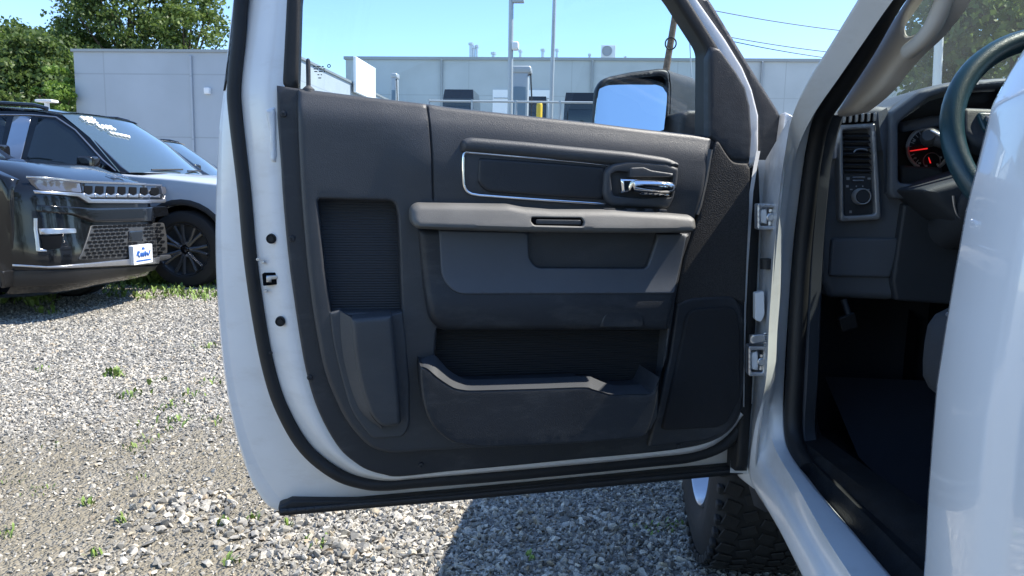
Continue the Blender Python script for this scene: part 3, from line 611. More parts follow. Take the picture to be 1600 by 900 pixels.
# hinge pillar and windscreen pillar: white flank from the outer corner to the seal
PL = [(1412, -110), (1378, -60), (1341, 0), (1299, 68), (1262, 128), (1238, 182), (1228, 230), (1218, 300), (1209, 400), (1202, 500), (1196, 600), (1184, 665), (1174, 722), (1190, 770)]
PR = [(1462, -110), (1426, -60), (1376, 0), (1332, 82), (1290, 150), (1270, 186), (1258, 240), (1247, 320), (1238, 400), (1231, 500), (1225, 600), (1224, 665), (1231, 702), (1250, 735)]
PS = [(1500, -110), (1458, -60), (1413, 0), (1366, 78), (1321, 150), (1301, 180), (1285, 240), (1276, 320), (1270, 400), (1266, 500), (1262, 600), (1258, 665), (1264, 700), (1280, 735)]
pl, pr, ps = sp(PL), sp(PR), sp(PS)
a_, b_, c_ = XP(pl, .40), XP(pr, .455), XP(ps, .50)
def L3(a, b, t): return [p*(1-t)+q*t for p, q in zip(a, b)]
def push(a, v): return [p+np.array(v, float) for p in a]
LOW = {0: [(1178, 675), (1171, 742), (1192, 782), (1215, 822), (1252, 895), (1300, 990)], .25: [(1190, 675), (1193, 722), (1222, 770), (1250, 822), (1292, 895), (1346, 990)],
       .45: [(1198, 660), (1205, 706), (1240, 768), (1280, 835), (1320, 895), (1384, 990)], .55: [(1204, 655), (1211, 700), (1248, 764), (1288, 835), (1327, 895), (1394, 990)], 1: [(1224, 665), (1231, 702), (1258, 745), (1300, 795), (1385, 895), (1466, 990)]}
frm = {}
for t_, low in LOW.items():
    X_ = .40+.055*t_; P3 = [xpt(p[0]+(q[0]-p[0])*t_, p[1]+(q[1]-p[1])*t_, X_) for p, q in zip(PL[:11], PR[:11])]+[xpt(*low[0], X_), xpt(*low[1], X_)]
    z_ = P3[-1][2]-.002; P3 += [zpt(*p, z_) for p in low[2:]]; P3.append(P3[-1]+(P3[-1]-P3[-2])/max(1e-3, abs(P3[-1][1]-P3[-2][1]))*1.4)
    frm[t_] = [np.array(p) for p in sp(P3, 8)]
rel = lambda a, n_: [p+np.array((.0, -.0, .0))+np.array((-n_*.6, -n_*.5, n_*.7)) for p in a]
body = loft('door_opening', [push(frm[0], (.03, .05, -.05)), push(frm[0], (.003, .006, -.006)), frm[0], rel(L3(frm[0], frm[.25], .12), .002), rel(L3(frm[0], frm[.25], .5), .003), rel(L3(frm[0], frm[.25], .9), .002), rel(frm[.25], -.003), rel(L3(frm[.25], frm[.45], .5), -.006), rel(frm[.45], -.004), rel(frm[.55], .002), rel(L3(frm[.55], frm[1], .5), .002), rel(L3(frm[.55], frm[1], .92), .001), frm[1], [p+np.array((.008, .03, 0))*(1-k_)+np.array((.03, .01, -.03))*k_ for p, k_ in ((p, min(1, max(0, (i-84)/16))) for i, p in enumerate(frm[1]))]], WHITE_DULL, TRUCK, ang=70)
sealp = L3(b_, c_, .42)
tube('opening_seal', [p+np.array((0, -.004, 0)) for p in sealp], [.019]*len(sealp), RUBBER, body, k=12)
k0 = 40; loft('kick_trim', [push(L3(b_, c_, .6)[k0:], (0, 0, 0)), push(L3(b_, c_, .9)[k0:], (0, -.012, 0)), push(c_[k0:], (.02, .0, 0)), push(c_[k0:], (.06, .12, 0))], DASHD, body)
# inner hinge gutter (shade of the pillar is put into its grey paint)
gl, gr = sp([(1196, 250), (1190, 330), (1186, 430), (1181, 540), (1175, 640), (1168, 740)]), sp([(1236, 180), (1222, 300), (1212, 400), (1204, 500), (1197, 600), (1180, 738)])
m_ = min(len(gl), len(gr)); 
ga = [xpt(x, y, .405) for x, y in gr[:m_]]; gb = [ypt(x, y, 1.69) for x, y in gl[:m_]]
loft('hinge_pillar', [ga, L3(ga, gb, .5), gb, push(gb, (-.04, .0, 0))], SHADE_GREY, body)
fj = molded('fender_edge', [(x-.0, y) for x, y in poly([(1241, 182), (1244, 196), (1232, 230), (1226, 300), (1214, 300), (1222, 215), (1228, 175)])], WHITE, body, fr=Frame((0, 1.66, 0), (1, 0, 0), (0, 0, 1), (0, -1, 0)), n=0, r=.004, back=.05, grid=.02)
# hinges: pressed brackets on the pillar, each with its pin
HF = Frame((0, 1.60, 0), (1, 0, 0), (0, 0, 1), (0, -1, 0))
for (x0, y0, x1, y1) in ((1184, 318, 1218, 359), (1170, 541, 1199, 588)):
    hg = molded('door_hinge', poly([(x0, y0, 3), (x1, y0, 5), (x1-2, y1, 5), (x0, y1, 3)]), STEEL, body, fr=HF, n=.01, r=.002, back=.03, grid=.02, holes=[poly([(x0+4, y0+6, 3), (x1-6, y0+6, 3), (x1-7, y1-6, 3), (x0+4, y1-6, 3)])], hole_r=.002, hback=.03)
    molded('hinge_leaf', poly([(x0+4, y0+10), (x0+14, y0+8), (x0+15, y1-9), (x0+4, y1-11)]), WHITE_DULL, hg, fr=HF, n=.004, r=.002, back=.03, grid=.02)
    lathe('hinge_pin', [(.0001, .016), (.007, .016), (.007, .010), (.0045, .008), (.0045, -.008), (.007, -.010), (.007, -.018), (.0001, -.018)], HF.px(x0+20, (y0+y1)/2, -.004), (0, 0, 1), STEEL, hg, 16)
    lathe('hinge_bolt', [(.0001, .004), (.0065, .004), (.0065, .0), (.009, -.001)], HF.px(x0+20, (y0+y1)/2+1, .008), (0, -1, 0), STEEL, hg, 6)
molded('hinge_plate', poly([(1180, 458, 2), (1194, 455, 3), (1195, 492, 4), (1189, 504, 4), (1180, 500, 3)]), WHITE_DULL, body, fr=HF, n=.01, r=.002, back=.02, grid=.02)
V, Fs = tubem([HF.px(1198, 404, .0), HF.px(1198, 420, .0)], .014, k=14); mk('wiring_boot', V, Fs, RUBBER, body)
chk = molded('door_check_strap', poly([(1172, 524), (1196, 522, 3), (1196, 534, 3), (1172, 538)]), STEEL, body, fr=HF, n=.015, r=.002, back=.01, grid=.02)
tube('check_spring', [HF.px(1196+2*math.cos(i*1.2), 520+i*.7, .012+.004*math.sin(i*1.2)) for i in range(30)], .0018, STEEL, body, k=6)
def ext(p, q, y): t = (y-p[1])/(q[1]-p[1]); return p+(q-p)*t
# black tread plate on the sill, in two lengths
def sill_plate(k0, k1):
    a0, a1 = zpt(1224, 710, .735), zpt(1374, 894, .735); b0, b1 = zpt(1257, 700, .775), zpt(1404, 816, .775)
    r = []
    for t in np.linspace(k0, k1, 8):
        y = 1.66+(.2-1.66)*t; A = ext(a0, a1, y); B = ext(b0, b1, y); w = B-A
        r.append([A+np.array((.0, 0, -.02)), A+np.array((0, 0, .006)), A+w*.18+np.array((0, 0, .022)), A+w*.34+np.array((0, 0, .027)), A+w*.62+np.array((0, 0, .012)), B+np.array((0, 0, .012)), B+np.array((.06, 0, .012)), B+np.array((.075, 0, -.01)), B+np.array((.08, 0, -.06))])
    return r
loft('sill_plate', sill_plate(.015, .565), PLATE, body, ang=35)
loft('sill_plate', sill_plate(.572, 1.1), PLATE, body, ang=35)
# outside of the cab behind the door: flank with its turn-in edge
_be = [ypt(x, y, .655) for x, y in ((1640, 15), (1600, 62), (1570, 110), (1541, 165), (1522, 240), (1500, 330), (1475, 470), (1455, 600), (1443, 750), (1436, 900))]
_bz, _bxx = [p[2] for p in _be][::-1], [p[0] for p in _be][::-1]
def bx(z): return float(np.interp(z, [.6]+_bz+[1.6, 1.8, 1.93], [_bxx[0]+.012]+_bxx+[.435, .50, .56]))
zs = np.concatenate([np.linspace(.6, 1.34, 16), np.linspace(1.355, 1.40, 10), np.linspace(1.42, 1.93, 14)])
rr = []
for dy, dx in ((.03, .10), (.012, .06), (.004, .02), (.0005, .008), (-.004, .0025), (-.012, 0), (-.06, -.003), (-.09, -.004), (-.105, -.001), (-.115, .004), (-.125, .005), (-.3, .0), (-.8, -.004), (-1.6, .0), (-2.4, .02)):
    rr.append([np.array((bx(z)+dx, .655+dy+.0*z, z)) for z in zs])
loft('cab_side', rr, WHITE_GLOSS, TRUCK, ang=60, flip=True)
# roof, windscreen, hood, fender, far side
XC = 1.35
def arc(y, z0, z1, w, k=14, p=2.6): return [np.array((XC+w*math.copysign(abs(math.cos(math.pi*(1-i/k)))**(2/p), math.cos(math.pi*(1-i/k))), y, z0+(z1-z0)*math.sin(math.pi*i/k)**(2/p))) for i in range(k+1)]
def arcf(z0, z1, w): return [p+np.array((0, .34*(1-((p[0]-XC)/w)**2), 0)) for p in arc(1.08, z0, z1, w)]
loft('roof', [arcf(1.86, 1.94, .80), arc(.9, 1.89, 1.98, .82), arc(.3, 1.9, 2.0, .83), arc(-.8, 1.9, 1.99, .83), arc(-1.9, 1.88, 1.95, .82)], WHITE_GLOSS, TRUCK)
loft('headliner', [arcf(1.84, 1.9, .78), arc(.3, 1.87, 1.94, .8), arc(-1.9, 1.84, 1.9, .8)], BEIGE, TRUCK)
hood = loft('hood', [arc(1.72, 1.28, 1.44, .93), arc(2.2, 1.26, 1.44, .95), arc(3.0, 1.2, 1.41, .95), arc(3.5, 1.1, 1.34, .93), arc(3.6, .95, 1.2, .9)], WHITE_GLOSS, TRUCK)
fa = [(1.70, .62), (1.70, 1.33), (2.3, 1.33), (3.0, 1.29), (3.5, 1.2), (3.62, 1.05), (3.62, .6), (3.2, .55)]
cy, cz, cr = 2.66, .43, .5
fa = fa+[(cy+cr*math.cos(t), cz+cr*math.sin(t)) for t in np.linspace(math.radians(14), math.radians(166), 16)]+[(2.1, .58)]
FS = Frame((.42, 0, 0), (0, 1, 0), (0, 0, 1), (-1, 0, 0))
molded('front_fender', fa, WHITE_GLOSS, TRUCK, fr=FS, n=.02, r=.03, back=.06, grid=.09, px=False)
FS2 = Frame((2.30, 0, 0), (0, 1, 0), (0, 0, 1), (1, 0, 0))
molded('front_fender', fa, WHITE_GLOSS, TRUCK, fr=FS2, n=.02, r=.03, back=.06, grid=.09, px=False)
box('engine_bay', (XC, 2.6, .95), (.9, 1.5, .55), VOID, TRUCK)
box('front_bumper', (XC, 3.66, .68), (1.95, .18, .32), CHROME, TRUCK, bev=.06, seg=4)
wl = [(.13, .18, .22, .25)]
molded('wheel_liner', [(1.9, .5), (1.9, 1.0), (2.3, 1.15), (3.1, 1.1), (3.3, .8), (3.3, .5)], VOID, TRUCK, fr=Frame((.85, 0, 0), (0, 1, 0), (0, 0, 1), (-1, 0, 0)), n=0, r=0, back=0, grid=.2, px=False)
loft('mud_flap', [[xpt(1166, 744, .50), xpt(1178, 790, .50), xpt(1196, 800, .50)], [xpt(1172, 742, .42), xpt(1190, 784, .42), xpt(1206, 798, .42)]], RUBBER, TRUCK)
# frame rail and underside
box('underbody', (XC, .4, .60), (1.6, 4.2, .14), VOID, TRUCK)
# front wheel
def truck_wheel(x, sgn, yc=2.62, R=.425, w=.29):
    c = (x, yc, R-.005); h = w/2
    prof = [(.225, -h+.02), (.26, -h-.004), (.33, -h-.012), (.385, -h+.004), (.408, -h+.022), (.42, -h+.045), (.423, 0), (.42, h-.045), (.408, h-.022), (.385, h-.004), (.33, h+.012), (.26, h+.004), (.225, h-.02)]
    t = lathe('front_wheel', prof, c, (sgn, 0, 0), TYRE, TRUCK, 72)
    # tread lugs and shoulder blocks
    P = []
    for k in range(46):
        a = 2*math.pi*k/46
        for j, (o, ww_, ln) in enumerate(((-.105, .05, .040), (-.045, .045, .034), (.012, .045, .034), (.062, .04, .034), (.108, .048, .040))):
            aa = a+(j % 2)*math.pi/46+.01*math.sin(k*5+j)
            cc_ = np.array(c)+np.array((o*1., (R+.001)*math.cos(aa), (R+.001)*math.sin(aa)))
            P.append(boxm(cc_, (ww_, ln, .006), .002, 1, rot=Matrix.Rotation(aa-math.pi/2, 3, 'X')@Matrix.Rotation(.35*(1 if j % 2 else -1), 3, 'Z')))
        aa = a+math.pi/92; P.append(boxm(np.array(c)+np.array((-sgn*0-h+.006 if sgn < 0 else h-.006, .402*math.cos(aa), .402*math.sin(aa))), (.02, .026, .03), .004, 1, rot=Matrix.Rotation(aa-math.pi/2, 3, 'X')))
    V, Fs = join(*P); mk('tread', V, Fs, TYRE, t)
    rp = [(.228, -h+.012), (.222, -h+.004), (.214, -h+.012), (.205, -h+.05), (.19, -h+.07), (.17, -h+.075), (.12, -h+.06), (.07, -h+.045), (.045, -h+.02), (.0001, -h+.018)]
    rp = [(r, -a) for r, a in rp] if sgn > 0 else [(r, a) for r, a in rp]
    lathe('rim', [(r, a) for r, a in rp], c, (1, 0, 0), SATIN, t, 48)
    for k in range(8):
        a = 2*math.pi*k/8; V, Fs = boxm((x+sgn*(h-.058), yc+.15*math.cos(a), R+.15*math.sin(a)), (.012, .05, .07), .012, 2, rot=Matrix.Rotation(a, 3, 'X')); mk('rim_window', V, Fs, VOID, t)
truck_wheel(.60, -1); truck_wheel(2.12, 1)

# ------------------------------------------------------------------ inside the cab
DB = Frame((0, 1.74, 0), (1, 0, 0), (0, 0, 1), (0, -1, 0))
dash = molded('dashboard', poly([(1285, 178, 6), (1312, 172, 6), (1372, 164), (1392, 166, 6), (1440, 138), (1484, 127, 16), (1560, 121), (1800, 112), (1840, 118), (1850, 430), (1500, 440), (1392, 470, 6), (1296, 466, 8), (1284, 440), (1276, 320)]), DASHM, TRUCK, fr=DB, n=0, r=.02, back=.30, grid=.03, hback=.12, holes=[poly([(1404, 192, 8), (1452, 152, 10), (1490, 139, 10), (1600, 132), (1600, 294), (1413, 292, 8), (1404, 280)])], hole_r=.006)
# top of the dash runs forward to the glass
ty = sp([(1285, 181), (1312, 174), (1372, 166), (1392, 168), (1440, 141), (1484, 130), (1560, 124), (1800, 115)], 4)
q0 = [DB.px(x, y, -.02) for x, y in ty]; 
loft('dash_top', [q0, push(q0, (0, .12, .0)), push(q0, (0, .55, -.10))], DASHM, dash, flip=True)
# binnacle
molded('binnacle_rim', poly([(1390, 176, 6), (1436, 142), (1484, 130, 14), (1600, 121), (1600, 132), (1490, 139, 12), (1452, 152), (1404, 192, 4), (1405, 286, 6), (1470, 291), (1470, 311, 4), (1396, 311, 6), (1390, 300)]), DASHM, dash, fr=DB, n=.03, r=.008, back=.05, grid=.02)
molded('cluster_face', poly([(1395, 196), (1452, 158), (1500, 145), (1700, 138), (1700, 310), (1395, 310)]), GAUGE, dash, fr=DB, n=-.07, r=0, back=0, grid=.1)
molded('cluster_lower', poly([(1408, 258), (1475, 262), (1475, 296), (1408, 296)]), DASHD, dash, fr=DB, n=-.03, r=.01, back=.05, grid=.02)
molded('cluster_brow', poly([(1410, 190), (1460, 180), (1600, 178), (1600, 192), (1470, 196), (1412, 206)]), DASHM, dash, fr=DB, n=-.04, r=.01, back=.03, grid=.03)
GA = -.062
def arcpx(cx, cy, r, a0, a1, k=20): return [(cx+r*math.cos(math.radians(a0+(a1-a0)*i/k)), cy+r*math.sin(math.radians(a0+(a1-a0)*i/k))) for i in range(k+1)]
def flat_arc(name, cx, cy, r0, r1, a0, a1, mat, par, n=GA):
    A, B = arcpx(cx, cy, r0, a0, a1), arcpx(cx, cy, r1, a0, a1)
    return loft(name, [[DB.px(x, y, n) for x, y in A], [DB.px(x, y, n+.004) for x, y in lerp(A, B, .5)], [DB.px(x, y, n) for x, y in B]], mat, par)
sg = flat_arc('speedometer', 1450, 232, 29.5, 35, 115, 300, RINGM, dash)
flat_arc('gauge_ring', 1450, 232, 30, 36, 30, 62, RINGM, dash)
flat_arc('small_gauge', 1456, 252, 12.5, 14, 150, 390, GREY, dash)
V, Fs = [], []
for k in range(13):
    a = math.radians(130+k*14); p = [(1450+r_*math.cos(a+w_), 232+r_*math.sin(a+w_)) for r_, w_ in ((23, -.03), (29, -.025), (29, .025), (23, .03))]; o = len(V); V += [DB.px(x, y, GA) for x, y in p]; Fs.append((o, o+1, o+2, o+3))
for x, y in ((1428, 220), (1430, 247), (1437, 255), (1447, 259), (1465, 257), (1470, 246)):
    o = len(V); V += [DB.px(x+a, y+b, GA) for a, b in ((-2, -1.5), (2, -1.5), (2, 1.5), (-2, 1.5))]; Fs.append((o, o+1, o+2, o+3))
mk('gauge_scale', V, Fs, GREY, dash, smooth=False)
tube('gauge_needle', [DB.px(1422, 236, GA+.006), DB.px(1449, 232, GA+.008)], [.0011, .0018], RED, dash, k=6)
tube('gauge_needle', [DB.px(1451, 246, GA+.006), DB.px(1454, 255, GA+.006)], [.001, .0015], RED, dash, k=6)
st = tube('column_stalk', [DB.px(1520, 236, .10), DB.px(1480, 224, .08), DB.px(1456, 214, .05)], [.012, .014, .017], DASHD, dash, k=14)
lathe('stalk_cap', [(.0001, .008), (.012, .008), (.017, .003), (.019, -.004), (.019, -.016)], DB.px(1452, 213, .06), (-.5, -.75, .25), PLASTIC, dash, 20)
tube('stalk_trim', [DB.px(1454, 204, .075), DB.px(1466, 210, .085), DB.px(1476, 217, .09)], [.002, .0035, .003], SATIN, dash, k=8)
# side vent with silver bezel and switches
bz = molded('vent_bezel', poly([(1309, 195, 5), (1369, 192, 5), (1378, 343, 7), (1312, 347, 7)]), SATIN if False else M('grey_bezel', (.42, .43, .45), .35, .3), dash, fr=DB, n=.024, r=.006, back=.03, grid=.02, holes=[poly([(1317, 203, 4), (1362, 200, 4), (1368, 335, 5), (1319, 338, 5)])], hole_r=.004, hback=.03)
molded('vent_cavity', poly([(1314, 200), (1366, 197), (1368, 272), (1316, 272)]), VOID, dash, fr=DB, n=-.012, r=0, back=0, grid=.1)
for k in range(7):
    y = 211+k*9; p0, p1 = DB.px(1317.5, y, .004), DB.px(1364.5, y-1, .004); V, Fs = boxm((p0+p1)/2, (abs(p1[0]-p0[0]), .022, .0035), .001, 1, rot=Matrix.Rotation(.45, 3, 'X')); mk('vent_slat', V, Fs, PLASTIC, dash)
tube('vent_tab', [DB.px(x, y, .018) for x, y in sp([(1334, 238), (1338, 234), (1346, 233), (1354, 234), (1355, 236)], 4)], .0018, SATIN, dash, k=8)
molded('light_switch_panel', poly([(1318, 270, 2), (1366, 270, 2), (1368, 337, 4), (1319, 339, 4)]), DASHD, dash, fr=DB, n=.010, r=.003, back=.02, grid=.03)
ax = (0, -1, 0); kc = DB.px(1343.5, 307, .010)
kn = lathe('light_knob', [(.0001, .02), (.013, .02), (.0145, .018), (.0155, .0)], kc, ax, DASHD, dash, 32)
lathe('knob_ring', [(.0150, .019), (.0165, .021), (.018, .018), (.0185, .004), (.0185, 0)], kc, ax, RINGM, dash, 36)
for (x0, y0, x1, y1) in ((1333, 276, 1352, 278.5), (1333, 281, 1350, 283)): molded('dimmer_wheel', poly([(x0, y0), (x1, y0), (x1, y1), (x0, y1)]), SATIN, dash, fr=DB, n=.013, r=.0008, back=.004, grid=.02)
V, Fs = [], []
for x, y, w, h_ in ((1325, 279, 2.5, 2.2), (1358, 279, 2.5, 1.5), (1324, 291, 2, 1.8), (1330, 296, 2, .8), (1338, 291, 1, 1.2), (1348, 291, 1, 1.2), (1357, 296, 2, .8), (1329, 331, 2, 2), (1341, 338, 2, 1), (1347, 338, 3, 1), (1354, 338, 2.4, 1)):
    o = len(V); V += [DB.px(x+a*w, y+b*h_, .0125) for a, b in ((-1, -1), (1, -1), (1, 1), (-1, 1))]; Fs.append((o, o+1, o+2, o+3))
mk('panel_print', V, Fs, GREY, dash, smooth=False)
# defrost grille on top
molded('defrost_vent', poly([(1310, 181, 2), (1368, 176, 2), (1369, 190, 2), (1311, 194, 2)]), VOID, dash, fr=DB, n=.022, r=.002, back=.03, grid=.02)
for k in range(6):
    x = 1319+k*9.5; p = DB.px(x, 185.5-.5*k, .026); V, Fs = boxm(p, (.0035, .012, .018), .001, 1); mk('vent_vane', V, Fs, M('vane_grey', (.3, .3, .3), .5) if k == 0 else bpy.data.materials['vane_grey'], dash)
loft('dash_corner', [[DB.px(1372, 176, .03), DB.px(1376, 220, .03), DB.px(1380, 240, .03), DB.px(1382, 300, .02)], [DB.px(1386, 168, .015), DB.px(1392, 200, .015), DB.px(1386, 240, .015), DB.px(1386, 300, .01)]], DASHM, dash)
# lower panels
molded('knee_panel', poly([(1300, 372, 6), (1408, 372, 4), (1392, 434, 4), (1296, 432, 6)]), DASHM, dash, fr=DB, n=.012, r=.006, back=.02, grid=.03)
molded('knee_panel', poly([(1412, 318, 4), (1500, 318), (1560, 400), (1540, 480), (1400, 470, 4), (1394, 440)]), DASHD, dash, fr=DB, n=.02, r=.008, back=.03, grid=.03)
molded('column_shroud', poly([(1440, 296, 10), (1560, 262), (1600, 360), (1500, 352, 20)]), DASHD, dash, fr=DB, n=.16, r=.02, back=.2, grid=.03)
tube('ignition_trim', [DB.px(x, y, .165) for x, y in sp([(1489, 306), (1491, 322), (1496, 336), (1504, 344)], 5)], .0025, SATIN, dash, k=8)
# windscreen pillar trim with the grab handle
trim_o = poly([(1300, 182), (1332, 128), (1364, 72), (1414, -4), (1455, -70), (1560, -70), (1500, -40), (1481, 2), (1468, 24, 10), (1440, 60, 14), (1412, 86, 16), (1390, 112, 12), (1374, 136, 12), (1352, 158, 14), (1330, 175)])
molded('pillar_trim', trim_o, BEIGE, TRUCK, fr=Frame((.50, 0, 0), (0, 1, 0), (0, 0, 1), (-1, 0, 0)), n=0, r=.012, back=.03, grid=.02, holes=[poly([(1407, 42, 10), (1414, 18, 10), (1434, -10), (1480, -40), (1462, 0), (1448, 28, 14), (1428, 54, 14), (1411, 58, 6)])], hole_r=.006, hback=.004)
gh = sp([(1420, 80), (1440, 64), (1457, 42), (1470, 14), (1480, -12), (1500, -48)], 5)
tube('grab_handle', [xpt(x, y, .497) for x, y in gh], .0125, BEIGE, TRUCK, k=12)
# windscreen
ws0 = [np.array((XC+w, 2.36-.72*(abs(w)/.88)**3, 1.41)) for w in np.linspace(-.86, .86, 17)]; ws1 = [np.array((XC+w*.86, 1.44-.44*(abs(w)/.88)**3, 1.92)) for w in np.linspace(-.86, .86, 17)]
loft('windshield', [ws0, L3(ws0, ws1, .5), ws1], WSG, TRUCK)
tube('windshield_seal', ws0, .012, RUBBER, TRUCK, k=8)
loft('far_pillar', [[np.array((2.18, 1.84, 1.38)), np.array((2.08, 1.03, 1.92))], [np.array((2.30, 1.78, 1.38)), np.array((2.2, .95, 1.92))]], BEIGE, TRUCK)
# steering wheel
SWC = np.array((.806, 1.31, 1.405)); tilt = math.radians(24); sa = np.array((0, -math.cos(tilt), math.sin(tilt))); su = np.array((1., 0, 0)); sv = np.cross(sa, su)*-1
SF = Frame(SWC, su, sv if sv[2] > 0 else -sv, sa)
rimp = [SF.w((.192*math.cos(t), .192*math.sin(t)), 0) for t in np.linspace(0, 2*math.pi, 64, endpoint=False)]
stw = tube('steering_wheel', rimp, .0186, GLARE_TEAL, TRUCK, k=16, closed=True)
molded('hub', [(.085*math.cos(t), -.01+.07*math.sin(t)) for t in np.linspace(0, 2*math.pi, 32, endpoint=False)], DASHD, stw, fr=SF, n=.02, r=.02, back=.06, grid=.02, px=False)
for s_ in (-1, 1):
    sk_ = molded('spoke', [(s_*x, y) for x, y in poly([(.06, .045), (.12, .048), (.178, .05), (.182, .0), (.16, -.022, .01), (.06, -.05)])], DASHD, stw, fr=SF, n=.012, r=.01, back=.03, grid=.015, px=False)
    molded('spoke_buttons', [(s_*x, y) for x, y in poly([(.095, .034, .006), (.158, .036, .008), (.15, .0, .01), (.1, -.012, .008)])], GLARE_TEAL, stw, fr=SF, n=.018, r=.004, back=.01, grid=.012, px=False)
    for k in range(3): molded('wheel_button', [(s_*x, y) for x, y in poly([(.104+.012*k*0, .026-.013*k), (.146-.004*k, .027-.013*k), (.146-.004*k, .0175-.013*k), (.104, .0165-.013*k)])], DASHM, stw, fr=SF, n=.022, r=.002, back=.006, grid=.012, px=False)
molded('lower_spoke', poly([(-.03, -.05), (.03, -.05), (.022, -.18), (-.022, -.18)]), DASHD, stw, fr=SF, n=.005, r=.008, back=.02, grid=.02, px=False)
tube('steering_column', [SWC-sa*.03, SWC-sa*.42], .045, DASHD, TRUCK, k=20)
# seat: cushion, base, backrest
def seatm(c, s, bev): return boxm(c, s, bev, 4)
V, Fs = seatm((.83, .93, 1.06), (.55, .64, .15), .06); seat = mk('driver_seat', V, Fs, SEATM, TRUCK)
V, Fs = seatm((.85, .93, .87), (.50, .54, .30), .02); mk('seat_base', V, Fs, DASHD, seat)
V, Fs = boxm((.83, .52, 1.42), (.5, .16, .75), .06, 4, rot=None); mk('backrest', V, Fs, SEATM, seat)
tube('seat_piping', [np.array((.572, y, 1.125)) for y in np.linspace(.65, 1.18, 8)]+[np.array((.61, 1.232, 1.118)), np.array((.83, 1.238, 1.118))], .004, M('piping', (.16, .17, .19), .7), seat, k=8)
V, Fs = seatm((1.75, .82, .90), (.53, .62, .13), .05); s2 = mk('passenger_seat', V, Fs, SEATM, TRUCK)
V, Fs = boxm((1.75, .42, 1.28), (.5, .16, .7), .06, 4); mk('backrest', V, Fs, SEATM, s2)
# floor, firewall, far wall, back wall
box('cab_floor', (1.40, .6, .68), (1.68, 2.6, .06), BLACKF, TRUCK)
loft('floor_mat', [[np.array((.62, 1.1, .735)), np.array((.62, 1.6, .745)), np.array((.62, 1.85, .86))], [np.array((1.05, 1.1, .735)), np.array((1.05, 1.6, .745)), np.array((1.05, 1.85, .86))]], BLACKF, TRUCK)
box('firewall', (1.35, 1.98, 1.05), (1.78, .05, .74), BLACKF, TRUCK)
box('far_door', (2.26, .6, 1.02), (.08, 2.5, .66), DASHD, TRUCK)
box('cab_back', (1.35, -.72, 1.25), (1.78, .06, 1.1), DASHD, TRUCK)
molded('inner_quarter_trim', [(.60, .7), (.60, 1.4), (.5, 1.88), (-.7, 1.88), (-.7, .7)], DASHD, TRUCK, fr=Frame((.52, 0, 0), (0, 1, 0), (0, 0, 1), (1, 0, 0)), n=0, r=0, back=0, grid=.2, px=False)
V, Fs = boxm((1.30, 1.51, 1.2), (.62, .58, .70), .04, 3); mk('sun_blocking_stack', V, Fs, DASHD, TRUCK)  # unseen block, added to keep the sun off the cab floor
pd = molded('brake_pedal', poly([(1310, 498, 3), (1336, 488, 3), (1342, 512, 4), (1316, 520, 4)]), RUBBER, TRUCK, fr=Frame((0, 1.72, 0), (1, 0, 0), (0, 0, 1), (0, -1, 0)), n=0, r=.003, back=.012, grid=.02)
tube('pedal_arm', [Frame((0, 1.72, 0), (1, 0, 0), (0, 0, 1), (0, -1, 0)).px(1326, 492, -.01), Frame((0, 1.72, 0), (1, 0, 0), (0, 0, 1), (0, -1, 0)).px(1318, 468, -.02)], .007, DASHD, TRUCK, k=8)

